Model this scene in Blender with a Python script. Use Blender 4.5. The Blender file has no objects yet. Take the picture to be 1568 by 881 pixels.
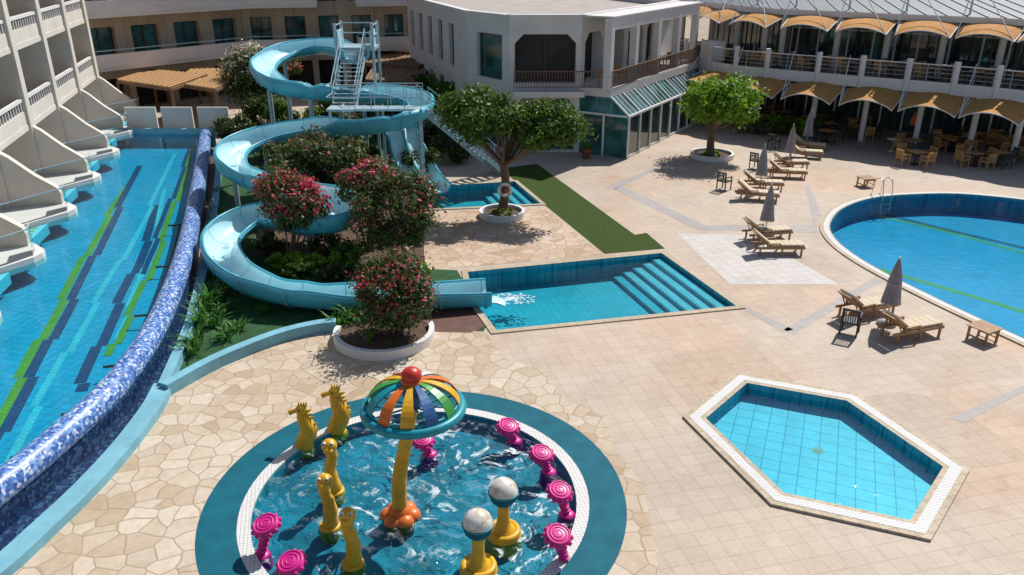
import bpy, math, random
import numpy as np
from math import radians, sin, cos, tan, pi, atan2
from mathutils import Vector, Matrix
from mathutils.geometry import tessellate_polygon
random.seed(7)
R=random.uniform
# ---------------- site survey: sight lines from the drone at 11 m to horizontal planes -> world metres
CH=11.0; TH=radians(23.1); FP=1220.0
def P(x,y,z=0.0):
    u=(x-784)/FP; v=(y-440.5)/FP
    t=(CH-z)/(sin(TH)+v*cos(TH))
    return Vector((u*t,(cos(TH)-v*sin(TH))*t,z))
def ZH(D,y):
    return CH-D*tan(TH+math.atan((y-440.5)/FP))
def PD(x,y,D):
    z=ZH(D,y); return P(x,y,z)
# ---------------- materials
def newmat(name):
    m=bpy.data.materials.new(name); m.use_nodes=True
    nt=m.node_tree; b=nt.nodes["Principled BSDF"]
    return m,nt,b
def L(nt,a,b): nt.links.new(a,b)
def pos(nt,scale=1,rot=0):
    g=nt.nodes.new('ShaderNodeNewGeometry'); mp=nt.nodes.new('ShaderNodeMapping')
    L(nt,g.outputs['Position'],mp.inputs['Vector'])
    mp.inputs['Scale'].default_value=(scale,)*3; mp.inputs['Rotation'].default_value=(0,0,rot)
    return mp.outputs['Vector']
def ramp(nt,fac,stops,const=False):
    r=nt.nodes.new('ShaderNodeValToRGB'); L(nt,fac,r.inputs[0])
    if const: r.color_ramp.interpolation='CONSTANT'
    e=r.color_ramp.elements
    while len(e)<len(stops): e.new(0.5)
    for i,(p,c) in enumerate(stops):
        e[i].position=p; e[i].color=(c[0],c[1],c[2],1)
    return r.outputs[0]
def noise(nt,vec,scale,detail=4,rough=.55,dist=0):
    n=nt.nodes.new('ShaderNodeTexNoise'); L(nt,vec,n.inputs['Vector'])
    n.inputs['Scale'].default_value=scale; n.inputs['Detail'].default_value=detail
    n.inputs['Roughness'].default_value=rough; n.inputs['Distortion'].default_value=dist
    return n.outputs['Fac']
def mix(nt,fac,a,b,mode='MIX'):
    n=nt.nodes.new('ShaderNodeMix'); n.data_type='RGBA'; n.blend_type=mode
    if hasattr(fac,'links'): L(nt,fac,n.inputs[0])
    else: n.inputs[0].default_value=fac
    for s,i in ((a,6),(b,7)):
        if hasattr(s,'links'): L(nt,s,n.inputs[i])
        else: n.inputs[i].default_value=(s[0],s[1],s[2],1)
    return n.outputs[2]
def bump(nt,b,h,st,dist=.02):
    n=nt.nodes.new('ShaderNodeBump'); L(nt,h,n.inputs['Height']); n.inputs['Strength'].default_value=st
    n.inputs['Distance'].default_value=dist; L(nt,n.outputs[0],b.inputs['Normal'])
def mat(name,c,rough=.6,var=.15,scale=2.0,metal=0,bs=0,spec=.5):
    m,nt,b=newmat(name); v=pos(nt)
    f=noise(nt,v,scale,5,.6)
    col=ramp(nt,f,[(.3,[k*(1-var) for k in c]),(.7,[min(1,k*(1+var)) for k in c])])
    L(nt,col,b.inputs['Base Color']); b.inputs['Roughness'].default_value=rough
    b.inputs['Metallic'].default_value=metal; b.inputs['Specular IOR Level'].default_value=spec
    if bs: bump(nt,b,noise(nt,v,scale*8,4),bs)
    return m
def m_crazy(name,tint=(1,1,1)):
    m,nt,b=newmat(name); v=pos(nt,1); SC=2.15
    w=nt.nodes.new('ShaderNodeTexNoise'); L(nt,v,w.inputs['Vector']); w.inputs['Scale'].default_value=1.5; w.inputs['Detail'].default_value=1
    va=nt.nodes.new('ShaderNodeVectorMath'); va.operation='MULTIPLY_ADD'; L(nt,w.outputs['Color'],va.inputs[0]); va.inputs[1].default_value=(.3,.3,0); L(nt,v,va.inputs[2])
    sp=va.outputs[0]
    e=nt.nodes.new('ShaderNodeTexVoronoi'); e.voronoi_dimensions='2D'; e.feature='DISTANCE_TO_EDGE'; L(nt,sp,e.inputs['Vector']); e.inputs['Scale'].default_value=SC
    c=nt.nodes.new('ShaderNodeTexVoronoi'); c.voronoi_dimensions='2D'; c.feature='F1'; L(nt,sp,c.inputs['Vector']); c.inputs['Scale'].default_value=SC
    sep=nt.nodes.new('ShaderNodeSeparateColor'); L(nt,c.outputs['Color'],sep.inputs[0])
    T=lambda a:[a[i]*tint[i] for i in range(3)]
    st=ramp(nt,sep.outputs[0],[(0,T((.48,.385,.28))),(.3,T((.57,.485,.385))),(.65,T((.65,.575,.485))),(1,T((.54,.46,.375)))])
    n=noise(nt,v,5,6,.65); st=mix(nt,1,st,ramp(nt,n,[(.3,(.86,.84,.80)),(.7,(1.05,1.05,1.05))]),'MULTIPLY')
    n2=noise(nt,v,.25,4,.6); st=mix(nt,1,st,ramp(nt,n2,[(.38,(.90,.84,.77)),(.62,(1.03,1.03,1.03))]),'MULTIPLY')
    j=ramp(nt,e.outputs['Distance'],[(.018,(1,1,1)),(.05,(0,0,0))])
    col=mix(nt,j,st,T((.38,.29,.20)))
    L(nt,col,b.inputs['Base Color']); b.inputs['Roughness'].default_value=.75; b.inputs['Specular IOR Level'].default_value=.2
    bump(nt,b,ramp(nt,e.outputs['Distance'],[(.0,(0,0,0)),(.07,(1,1,1))]),.4,.012)
    return m
def m_tile(name,c1,c2,joint,size,rot,var=.12,jw=.012,rough=.6,patch=None,blk=None,spec=.25):
    m,nt,b=newmat(name); v=pos(nt,1,rot)
    t=nt.nodes.new('ShaderNodeTexBrick'); L(nt,v,t.inputs['Vector']); t.offset=0; t.squash=1
    t.inputs['Scale'].default_value=1; t.inputs['Brick Width'].default_value=size; t.inputs['Row Height'].default_value=size
    t.inputs['Mortar Size'].default_value=jw; t.inputs['Mortar Smooth'].default_value=.2; t.inputs['Bias'].default_value=0
    t.inputs['Color1'].default_value=(*c1,1); t.inputs['Color2'].default_value=(*c2,1); t.inputs['Mortar'].default_value=(*joint,1)
    col=t.outputs['Color']
    n=noise(nt,v,.5,5,.6); col=mix(nt,1,col,ramp(nt,n,[(.3,(1-var,1-var*1.1,1-var*1.2)),(.7,(1.04,1.04,1.04))]),'MULTIPLY')
    n=noise(nt,v,9,4,.6); col=mix(nt,1,col,ramp(nt,n,[(.3,(.93,.93,.92)),(.7,(1.04,1.04,1.04))]),'MULTIPLY')
    if patch:
        n=noise(nt,v,.13,2,.5,.5); col=mix(nt,ramp(nt,n,[(.5,(0,0,0)),(.6,(1,1,1))]),col,mix(nt,1,col,patch,'MULTIPLY'))
        n=noise(nt,v,1.7,6,.7,.6); col=mix(nt,1,col,ramp(nt,n,[(.28,(.84,.81,.78)),(.45,(1,1,1))]),'MULTIPLY')
    if blk:
        ck=nt.nodes.new('ShaderNodeTexVoronoi'); ck.voronoi_dimensions='2D'; ck.distance='CHEBYCHEV'; L(nt,v,ck.inputs['Vector']); ck.inputs['Scale'].default_value=1/(size*8); ck.inputs['Randomness'].default_value=.35
        s=nt.nodes.new('ShaderNodeSeparateColor'); L(nt,ck.outputs['Color'],s.inputs[0])
        col=mix(nt,1,col,ramp(nt,s.outputs[0],[(0,(.90,.88,.86)),(.5,(1,1,1)),(1,(1.04,.98,.94))]),'MULTIPLY')
    L(nt,col,b.inputs['Base Color']); b.inputs['Roughness'].default_value=rough; b.inputs['Specular IOR Level'].default_value=spec
    return m
def m_water(name,tint,foam=None,bst=.25,bsc=2.5):
    m=bpy.data.materials.new(name); m.use_nodes=True; nt=m.node_tree; nt.nodes.clear()
    o=nt.nodes.new('ShaderNodeOutputMaterial'); v=pos(nt)
    t=nt.nodes.new('ShaderNodeBsdfTransparent')
    n=noise(nt,v,1.2,4,.6,1.0)
    col=ramp(nt,n,[(.3,[k*.90 for k in tint]),(.7,tint)]); L(nt,col,t.inputs[0])
    g=nt.nodes.new('ShaderNodeBsdfGlossy'); g.inputs['Roughness'].default_value=.06
    bp=nt.nodes.new('ShaderNodeBump'); bp.inputs['Strength'].default_value=bst; bp.inputs['Distance'].default_value=.05
    L(nt,noise(nt,v,bsc,4,.6,.6),bp.inputs['Height']); L(nt,bp.outputs[0],g.inputs['Normal'])
    fr=nt.nodes.new('ShaderNodeFresnel'); fr.inputs[0].default_value=1.33; L(nt,bp.outputs[0],fr.inputs['Normal'])
    mx=nt.nodes.new('ShaderNodeMixShader'); L(nt,fr.outputs[0],mx.inputs[0]); L(nt,t.outputs[0],mx.inputs[1]); L(nt,g.outputs[0],mx.inputs[2])
    out=mx.outputs[0]
    if foam:
        d=nt.nodes.new('ShaderNodeBsdfDiffuse'); d.inputs[0].default_value=(.66,.77,.82,1)
        a=noise(nt,v,foam[0],10,.74,2.6); b_=noise(nt,v,.6,3,.5,.8)
        ma=nt.nodes.new('ShaderNodeMath'); ma.operation='MULTIPLY'; L(nt,ramp(nt,a,[(foam[1],(0,0,0)),(foam[1]+.065,(1,1,1))]),ma.inputs[0]); L(nt,ramp(nt,b_,[(.44,(.12,.12,.12)),(.58,(1,1,1))]),ma.inputs[1])
        m2=nt.nodes.new('ShaderNodeMixShader'); L(nt,ma.outputs[0],m2.inputs[0]); L(nt,out,m2.inputs[1]); L(nt,d.outputs[0],m2.inputs[2]); out=m2.outputs[0]
    L(nt,out,o.inputs[0]); return m
def m_leaf(name,cols,trans=.35):
    m=bpy.data.materials.new(name); m.use_nodes=True; nt=m.node_tree; nt.nodes.clear()
    o=nt.nodes.new('ShaderNodeOutputMaterial'); g=nt.nodes.new('ShaderNodeNewGeometry')
    k=len(cols)-1
    c=ramp(nt,g.outputs['Random Per Island'],[(i/k,cc) for i,cc in enumerate(cols)])
    d=nt.nodes.new('ShaderNodeBsdfPrincipled'); L(nt,c,d.inputs['Base Color']); d.inputs['Roughness'].default_value=.5; d.inputs['Specular IOR Level'].default_value=.3
    t=nt.nodes.new('ShaderNodeBsdfTranslucent'); L(nt,mix(nt,1,c,(1.2,1.3,.6),'MULTIPLY'),t.inputs[0])
    mx=nt.nodes.new('ShaderNodeMixShader'); mx.inputs[0].default_value=trans; L(nt,d.outputs[0],mx.inputs[1]); L(nt,t.outputs[0],mx.inputs[2]); L(nt,mx.outputs[0],o.inputs[0])
    return m
def m_mosaic(name,scale,cols,rough=.25):
    m,nt,b=newmat(name); v=pos(nt)
    c=nt.nodes.new('ShaderNodeTexVoronoi'); L(nt,v,c.inputs['Vector']); c.inputs['Scale'].default_value=scale; c.inputs['Randomness'].default_value=.6
    s=nt.nodes.new('ShaderNodeSeparateColor'); L(nt,c.outputs['Color'],s.inputs[0])
    k=len(cols); L(nt,ramp(nt,s.outputs[0],[(i/k,cc) for i,cc in enumerate(cols)],True),b.inputs['Base Color']); b.inputs['Roughness'].default_value=rough
    return m
def m_glass(name,base=(.015,.035,.04),rough=.06):
    m,nt,b=newmat(name); v=pos(nt)
    n=noise(nt,v,.7,3,.6,.4); L(nt,ramp(nt,n,[(.35,[k*.5 for k in base]),(.65,[k*2.2 for k in base])]),b.inputs['Base Color'])
    b.inputs['Roughness'].default_value=rough; b.inputs['Specular IOR Level'].default_value=.8
    return m
def m_clear(name,tint=(.85,.93,.92)):
    m=bpy.data.materials.new(name); m.use_nodes=True; nt=m.node_tree; nt.nodes.clear()
    o=nt.nodes.new('ShaderNodeOutputMaterial'); t=nt.nodes.new('ShaderNodeBsdfTransparent'); t.inputs[0].default_value=(*tint,1)
    g=nt.nodes.new('ShaderNodeBsdfGlossy'); g.inputs['Roughness'].default_value=.03
    mx=nt.nodes.new('ShaderNodeMixShader'); fr=nt.nodes.new('ShaderNodeFresnel'); L(nt,fr.outputs[0],mx.inputs[0]); L(nt,t.outputs[0],mx.inputs[1]); L(nt,g.outputs[0],mx.inputs[2]); L(nt,mx.outputs[0],o.inputs[0])
    return m
M={}
M['pave']=m_tile('paving_tiles',(.565,.48,.395),(.525,.44,.36),(.42,.345,.28),.42,radians(-14),.12,.009,.65,(1.02,.93,.87),True,.2)
M['pale']=m_tile('pale_paving',(.61,.57,.54),(.56,.52,.49),(.43,.39,.36),.42,radians(-14),.10)
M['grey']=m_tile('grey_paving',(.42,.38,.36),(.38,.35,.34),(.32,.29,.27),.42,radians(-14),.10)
M['earth']=mat('dry_earth',(.35,.28,.2),.9,.2,.3)
M['crazy']=m_crazy('crazy_paving'); M['crazyp']=m_crazy('crazy_paving_pink',(.97,.88,.84))
M['turf']=mat('dark_turf',(.015,.075,.02),.9,.4,3,0,.8)
M['mat']=mat('green_carpet',(.05,.08,.02),.95,.16,6,0,.3,.1)
M['soil']=mat('soil',(.10,.06,.04),.95,.35,4,0,.6)
M['deck']=mat('brown_deck',(.12,.05,.035),.6,.3,3)
M['cope']=m_tile('coping_stone',(.55,.45,.33),(.48,.39,.28),(.34,.27,.18),.3,radians(-14),.14)
M['grate']=m_tile('white_grate',(.74,.73,.72),(.70,.70,.68),(.45,.45,.45),.08,radians(-14),.07,.008)
M['white']=mat('white_paint',(.72,.71,.70),.55,.06,1.5)
M['plaster']=mat('white_plaster',(.68,.655,.635),.8,.07,.8,0,.1,.2)
M['cream']=mat('cream_plaster',(.64,.59,.52),.8,.08,.8,0,.1,.2)
M['stone']=m_tile('stone_cladding',(.52,.43,.32),(.44,.36,.27),(.3,.24,.18),.8,0,.12)
M['bpool']=m_tile('pool_tile_blue',(.01,.41,.66),(.009,.37,.61),(.006,.26,.48),.30,radians(16),.10,.016,.4)
M['spool']=m_tile('pool_tile_aqua',(.05,.45,.58),(.045,.41,.54),(.03,.31,.43),.25,radians(-14),.14,.012,.4)
M['hpool']=m_tile('pool_tile_light',(.19,.56,.73),(.18,.53,.70),(.06,.30,.46),.42,radians(22),.05,.014,.4)
M['step']=m_tile('pool_step_tile',(.22,.55,.66),(.19,.51,.62),(.1,.36,.48),.25,radians(-14),.1,.012,.4)
M['rpool']=m_tile('pool_tile_main',(.005,.33,.60),(.005,.30,.56),(.004,.23,.46),.30,radians(-14),.10,.012,.4)
M['kpool']=mat('kids_pool_floor',(.015,.21,.31),.5,.4,1.1)
M['pwall']=m_tile('pool_wall_tile',(.05,.39,.50),(.04,.33,.44),(.02,.22,.31),.25,0,.12)
M['ringb']=mat('teal_rubber',(.004,.115,.165),.7,.2,2,0,.2,.2)
M['lblue']=mat('lightblue_paint',(.19,.43,.53),.6,.16,1.5,0,0,.25)
M['navy']=m_tile('navy_tile',(.012,.05,.17),(.01,.045,.15),(.01,.08,.18),.15,radians(16),.1)
M['lime']=m_tile('lime_tile',(.28,.38,.02),(.24,.33,.02),(.12,.27,.08),.15,radians(16),.1)
M['cyan']=m_tile('cyan_tile',(.14,.62,.76),(.12,.57,.71),(.06,.42,.54),.15,radians(16),.1)
M['mosaic']=m_mosaic('blue_mosaic',15,[(.03,.08,.30),(.08,.19,.50),(.16,.32,.62),(.03,.11,.38),(.55,.62,.72),(.06,.15,.45),(.25,.38,.62)],.4)
M['mosaicd']=m_mosaic('dark_mosaic',14,[(.008,.02,.07),(.015,.05,.13),(.01,.03,.09),(.04,.1,.2)])
M['w_blue']=m_water('water_blue',(.5,.97,1))
M['w_aqua']=m_water('water_aqua',(.6,.97,.99),None,.35,3)
M['w_kids']=m_water('water_splashing',(.6,.95,.98),(1.3,.535),.7,4)
M['w_main']=m_water('water_main',(.45,.95,1))
M['foam']=mat('foam',(.62,.76,.82),.7,.08,6,0,.6)
M['sl_in']=mat('slide_inner',(.50,.78,.85),.22,.08,1)
M['sl_out']=mat('slide_outer',(.08,.43,.56),.35,.14,1.2)
M['sl_rib']=mat('slide_flange',(.14,.40,.50),.4,.1,2)
M['steel']=mat('painted_steel',(.36,.50,.56),.4,.12,2)
M['tread']=mat('stair_tread',(.27,.31,.33),.6,.15,3)
M['chrome']=mat('chrome',(.7,.7,.7),.15,.03,2,1)
M['glass']=m_glass('dark_glass'); M['glass2']=m_glass('teal_glass',(.02,.085,.085))
M['clear']=m_clear('balustrade_glass')
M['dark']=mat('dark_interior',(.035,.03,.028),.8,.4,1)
M['frame']=mat('dark_frame',(.06,.045,.04),.5,.2,3)
M['wood']=mat('teak_wood',(.36,.20,.085),.6,.25,6)
M['woodd']=mat('dark_wood',(.17,.09,.05),.6,.25,6)
M['cush']=mat('cushion',(.64,.54,.39),.9,.08,4)
M['wick']=mat('wicker',(.50,.28,.11),.8,.2,10)
M['black']=mat('black_plastic',(.02,.02,.022),.5,.2,3)
M['umb']=mat('umbrella_fabric',(.40,.38,.41),.9,.12,4)
M['canopy']=mat('canopy_fabric',(.52,.26,.08),.85,.14,2,0,.1,.2)
M['bamboo']=mat('reed_roof',(.44,.26,.12),.9,.25,5)
M['roof']=mat('roof_metal',(.085,.11,.125),.5,.14,1)
M['roofr']=mat('roof_rib',(.2,.24,.26),.5,.14,1)
M['roofd']=mat('roof_deck',(.40,.35,.32),.9,.15,.7)
M['rust']=mat('rusty_pipe',(.10,.045,.025),.7,.3,5)
M['bark']=mat('bark',(.15,.10,.065),.9,.3,5,0,.6)
M['terra']=mat('terracotta',(.30,.11,.06),.8,.15,4)
for k,c in dict(yel=(.66,.36,.012),org=(.68,.15,.02),red=(.52,.03,.02),pink=(.64,.015,.24),teal=(.0,.25,.32),grn=(.04,.29,.05),blu=(.03,.12,.32),whi=(.72,.71,.67)).items():
    M[k]=mat('gelcoat_'+k,c,.4,.18,4)
M['ball']=m_mosaic('patchwork_ball',9,[(.72,.69,.62),(.52,.45,.33),(.75,.73,.69),(.62,.56,.46)],.4)
M['leaf']=m_leaf('leaf_green',[(.04,.08,.014),(.07,.125,.02),(.10,.175,.03),(.14,.215,.035)])
M['leafb']=m_leaf('leaf_bright',[(.075,.17,.015),(.13,.26,.02),(.19,.34,.03),(.24,.39,.04)])
M['leafd']=m_leaf('leaf_dark',[(.02,.04,.012),(.035,.07,.018),(.06,.09,.025),(.10,.11,.04)])
M['leafo']=m_leaf('leaf_oleander',[(.03,.06,.018),(.055,.10,.03),(.09,.135,.045),(.14,.16,.06)])
M['flr']=m_leaf('petal_red',[(.50,.03,.06),(.65,.06,.12),(.7,.16,.24)],.2)
M['flw']=m_leaf('petal_white',[(.6,.5,.5),(.7,.65,.62)],.2)
M['reed']=m_leaf('leaf_reed',[(.03,.12,.02),(.06,.2,.03),(.12,.28,.05)])
M['skin']=mat('skin',(.45,.26,.18),.6,.05); M['shirt']=mat('orange_shirt',(.8,.17,.03),.9,.1); M['trou']=mat('dark_trousers',(.03,.03,.04),.9,.1); M['hair']=mat('dark_hair',(.02,.012,.01),.7,.1)
M['tealch']=mat('teal_seat',(.03,.16,.2),.6,.15,4)
# ---------------- mesh builder
class MB:
    def __init__(s): s.v=[];s.f=[];s.m=[];s.s=[];s.mats=[]
    def mi(s,k):
        if k not in s.mats: s.mats.append(k)
        return s.mats.index(k)
    def add(s,vs,fs,k,sm=False):
        o=len(s.v); s.v.extend([tuple(p) for p in vs]); i=s.mi(k)
        for f in fs: s.f.append(tuple(o+j for j in f)); s.m.append(i); s.s.append(sm)
    def quad(s,a,b,c,d,k): s.add([a,b,c,d],[(0,1,2,3)],k)
    def box(s,c,sz,k,rz=0,M3=None):
        c=Vector(c); hx,hy,hz=[q/2 for q in sz]
        rot=M3 if M3 is not None else Matrix.Rotation(rz,3,'Z')
        vs=[c+rot@Vector((x,y,z)) for x in(-hx,hx) for y in(-hy,hy) for z in(-hz,hz)]
        s.add(vs,[(0,1,3,2),(4,6,7,5),(0,4,5,1),(2,3,7,6),(0,2,6,4),(1,5,7,3)],k)
    def beam(s,a,b,w,h,k):
        a=Vector(a);b=Vector(b);d=b-a;l=d.length
        if l<1e-6:return
        x=d/l; up=Vector((0,0,1)) if abs(x.z)<.98 else Vector((0,1,0))
        y=up.cross(x).normalized(); z=x.cross(y)
        m=Matrix((x,y,z)).transposed(); s.box((a+b)/2,(l,w,h),k,M3=m)
    def sweep(s,path,rad,k,n=8,caps=True,flat=1):
        path=[Vector(p) for p in path]
        if not hasattr(rad,'__len__'): rad=[rad]*len(path)
        rings=[];N=len(path); prev=None
        for i,p in enumerate(path):
            t=(path[min(i+1,N-1)]-path[max(i-1,0)]).normalized()
            if prev is None:
                a=Vector((0,0,1)) if abs(t.z)<.9 else Vector((1,0,0))
                x=a.cross(t).normalized()
            else: x=(prev-t*prev.dot(t)).normalized()
            prev=x; y=t.cross(x)
            rings.append([p+(x*cos(2*pi*j/n)+y*sin(2*pi*j/n)*flat)*rad[i] for j in range(n)])
        vs=[q for r in rings for q in r]
        fs=[(i*n+j,i*n+(j+1)%n,(i+1)*n+(j+1)%n,(i+1)*n+j) for i in range(N-1) for j in range(n)]
        s.add(vs,fs,k,True)
        if caps:
            s.add(rings[0],[tuple(range(n-1,-1,-1))],k); s.add(rings[-1],[tuple(range(n))],k)
    def cyl(s,a,b,r,k,r2=None,n=10): s.sweep([a,b],[r,r if r2 is None else r2],k,n)
    def lathe(s,c,prof,k,n=20):
        c=Vector(c); vs=[]
        for r,z in prof:
            for j in range(n): vs.append(c+Vector((r*cos(2*pi*j/n),r*sin(2*pi*j/n),z)))
        fs=[(i*n+j,i*n+(j+1)%n,(i+1)*n+(j+1)%n,(i+1)*n+j) for i in range(len(prof)-1) for j in range(n)]
        s.add(vs,fs,k,True)
    def sphere(s,c,r,k,n=16,m=10):
        if not hasattr(r,'__len__'): r=(r,r,r)
        c=Vector(c); vs=[]
        for i in range(m+1):
            a=pi*i/m
            for j in range(n): b=2*pi*j/n; vs.append(c+Vector((r[0]*sin(a)*cos(b),r[1]*sin(a)*sin(b),-r[2]*cos(a))))
        fs=[(i*n+j,i*n+(j+1)%n,(i+1)*n+(j+1)%n,(i+1)*n+j) for i in range(m) for j in range(n)]
        s.add(vs,fs,k,True)
    def torus(s,c,R_,r,k,n=40,m=10,U=None,V=None):
        c=Vector(c); U=Vector((1,0,0)) if U is None else U; V=Vector((0,1,0)) if V is None else V; W=U.cross(V)
        vs=[]
        for i in range(n):
            d=U*cos(2*pi*i/n)+V*sin(2*pi*i/n)
            for j in range(m): a=2*pi*j/m; vs.append(c+d*(R_+r*cos(a))+W*r*sin(a))
        fs=[(i*m+j,((i+1)%n)*m+j,((i+1)%n)*m+(j+1)%m,i*m+(j+1)%m) for i in range(n) for j in range(m)]
        s.add(vs,fs,k,True)
    def sheet(s,poly,z,k,holes=()):
        loops=[[Vector((p[0],p[1],z)) for p in q] for q in [poly]+list(holes)]
        vs=[p for q in loops for p in q]
        tr=tessellate_polygon(loops); out=[]
        for t in tr:
            a,b,c=[vs[i] for i in t]
            if (b-a).cross(c-a).z<0: t=(t[0],t[2],t[1])
            out.append(tuple(t))
        s.add(vs,out,k)
    def prism(s,poly,z0,z1,k,bottom=False,kside=None):
        poly=ccw(poly); s.sheet(poly,z1,k); n=len(poly)
        a=[(p[0],p[1],z0) for p in poly]; b=[(p[0],p[1],z1) for p in poly]
        s.add(a+b,[(i,(i+1)%n,n+(i+1)%n,n+i) for i in range(n)],kside or k)
        if bottom: s.add(a,[tuple(range(n-1,-1,-1))],k)
    def vprism(s,prof,origin,du,dw,th,k):
        o=Vector(origin); A=[o+du*p[0]+Vector((0,0,p[1]))-dw*th/2 for p in prof]; B=[q+dw*th for q in A]; n=len(prof)
        s.add(A,[tuple(range(n))],k); s.add(B,[tuple(range(n-1,-1,-1))],k)
        s.add(A+B,[(i,n+i,n+(i+1)%n,(i+1)%n) for i in range(n)],k)
    def build(s,name,parent=None,shift=True):
        me=bpy.data.meshes.new(name)
        c=Vector((0,0,0))
        if shift and s.v:
            a=np.array(s.v); mn=a.min(0); mx=a.max(0); c=Vector(((mn[0]+mx[0])/2,(mn[1]+mx[1])/2,mn[2]))
            s.v=[tuple(p) for p in (a-np.array(c))]
        me.from_pydata(s.v,[],s.f)
        for k in s.mats: me.materials.append(M[k])
        me.polygons.foreach_set('material_index',s.m); me.polygons.foreach_set('use_smooth',s.s); me.update()
        o=bpy.data.objects.new(name,me); o.location=c
        bpy.context.scene.collection.objects.link(o)
        if parent: o.parent=parent
        return o
def empty(name):
    e=bpy.data.objects.new(name,None); e.empty_display_size=.5; bpy.context.scene.collection.objects.link(e); return e
def area(p): return sum(p[i][0]*p[(i+1)%len(p)][1]-p[(i+1)%len(p)][0]*p[i][1] for i in range(len(p)))/2
def ccw(p):
    p=[Vector((q[0],q[1])) for q in p]
    return p if area(p)>0 else p[::-1]
def inset(poly,d):
    p=ccw(poly); n=len(p); out=[]
    for i in range(n):
        a,b,c=p[i-1],p[i],p[(i+1)%n]
        d1=(b-a).normalized(); d2=(c-b).normalized(); n1=Vector((-d1.y,d1.x)); n2=Vector((-d2.y,d2.x))
        m=(n1+n2); m=m/max(m.length,1e-6); k=d/max(m.dot(n1),.35)
        out.append(b+m*k)
    return out
def cat(pts,seg=8,closed=False):
    pts=[Vector(p) for p in pts]; n=len(pts); out=[]
    rg=range(n) if closed else range(n-1)
    for i in rg:
        if closed: p0,p1,p2,p3=pts[i-1],pts[i],pts[(i+1)%n],pts[(i+2)%n]
        else: p0,p1,p2,p3=pts[max(i-1,0)],pts[i],pts[i+1],pts[min(i+2,n-1)]
        for j in range(seg):
            t=j/seg; out.append(.5*((2*p1)+(p2-p0)*t+(2*p0-5*p1+4*p2-p3)*t*t+(-p0+3*p1-3*p2+p3)*t**3))
    if not closed: out.append(pts[-1])
    return out
def off(pts,d):
    out=[];n=len(pts)
    for i in range(n):
        t=Vector(pts[min(i+1,n-1)])-Vector(pts[max(i-1,0)]); t=Vector((t.x,t.y)).normalized()
        p=Vector(pts[i]); q=p.copy(); q.x+=-t.y*d; q.y+=t.x*d; out.append(q)
    return out
def px(l,z=0): return [P(x,y,z) for x,y in l]
def ribbon(mb,pts,w,z,k):
    a=off(pts,w/2); b=off(pts,-w/2)
    for i in range(len(pts)-1):
        mb.quad((b[i].x,b[i].y,z),(b[i+1].x,b[i+1].y,z),(a[i+1].x,a[i+1].y,z),(a[i].x,a[i].y,z),k)
def wallrib(mb,pts,w,z0,z1,k,kt=None):
    a=off(pts,w/2); b=off(pts,-w/2); n=len(pts)
    for i in range(n-1):
        A0,A1,B0,B1=a[i],a[i+1],b[i],b[i+1]
        f=lambda q,z:(q.x,q.y,z)
        mb.quad(f(B0,z1),f(B1,z1),f(A1,z1),f(A0,z1),kt or k)
        mb.quad(f(B0,z0),f(B1,z0),f(B1,z1),f(B0,z1),k); mb.quad(f(A1,z0),f(A0,z0),f(A0,z1),f(A1,z1),k)
    for i in (0,n-1): mb.quad((a[i].x,a[i].y,z0),(b[i].x,b[i].y,z0),(b[i].x,b[i].y,z1),(a[i].x,a[i].y,z1),k)
def circ(c,r,n=64): return [Vector((c[0]+r*cos(2*pi*i/n),c[1]+r*sin(2*pi*i/n))) for i in range(n)]
# ---------------- pool outlines
KC=(-2.07,14.15); KR=4.53; KI=KR*.765
kids=circ(KC,KI,96)
hex_out=ccw(px([(1127,573),(1310,605),(1485,722),(1425,830),(1180,775),(1045,640)]))
hexp=inset(hex_out,.50)
splash=ccw(px([(716,418),(1013,389),(1127,470),(760,507),(728,464)]))
small=ccw(px([(655,287),(788,279),(828,313),(660,321)]))
main=ccw(cat(px([(1600,312),(1480,299),(1400,299),(1335,305),(1290,321),(1271,345),(1280,368),(1310,393),(1360,422),(1430,457),(1500,490),(1568,521),(1700,580),(1850,600),(1950,540),(1950,430),(1800,345)]),6,True))
mb=MB()
S=[(-75,-6),(75,-6),(75,95),(-75,95)]
mb.sheet([(-900,-300),(900,-300),(900,1500),(-900,1500)],0,'earth',[S])
mb.sheet(S,0,'pave',[kids,hexp,splash,small,main])
mb.build('ground',shift=False)
mb=MB()
cz=px([(252,600),(330,556),(420,522),(512,500),(600,500),(700,500),(745,512),(770,548),(830,566),(862,610),(930,640),(942,690),(985,740),(1010,881)])+[P(1040,1100),P(-700,1100),P(-60,925),P(0,878),P(60,826),P(130,758),P(190,692),P(235,632)]
mb.sheet(cz,.004,'crazy',[circ(KC,KR-.02,96)]); mb.build('crazy_paving',shift=False)
mb=MB(); mb.sheet(px([(640,326),(832,319),(922,389),(716,410),(650,414)]),.004,'crazyp'); mb.build('crazy_paving_terrace',shift=False)
mb=MB()
for q in [[(1036,358),(1150,360),(1285,436),(1118,436)]]: mb.sheet(px(q),.004,'pale')
for q in [[(925,288),(990,262),(1010,250),(1022,252),(940,291)],[(1200,505),(1340,425),(1352,430),(1215,512)],[(1130,470),(1140,468),(1215,505),(1200,509)],[(1455,640),(1568,590),(1568,600),(1475,648)],[(940,290),(952,285),(1078,345),(1066,352)],[(1232,285),(1240,283),(1258,330),(1246,345)],[(1066,352),(1078,345),(1250,345),(1254,357)]]:
    mb.sheet(px(q),.004,'grey')
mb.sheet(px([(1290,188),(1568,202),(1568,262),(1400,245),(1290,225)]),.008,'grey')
mb.build('pavement_bands',shift=False)
mb=MB(); mb.sheet(px([(778,257),(822,251),(972,360),(990,357),(1018,381),(926,389),(780,270)]),.009,'mat'); mb.build('green_walkway_carpet',shift=False)
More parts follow.
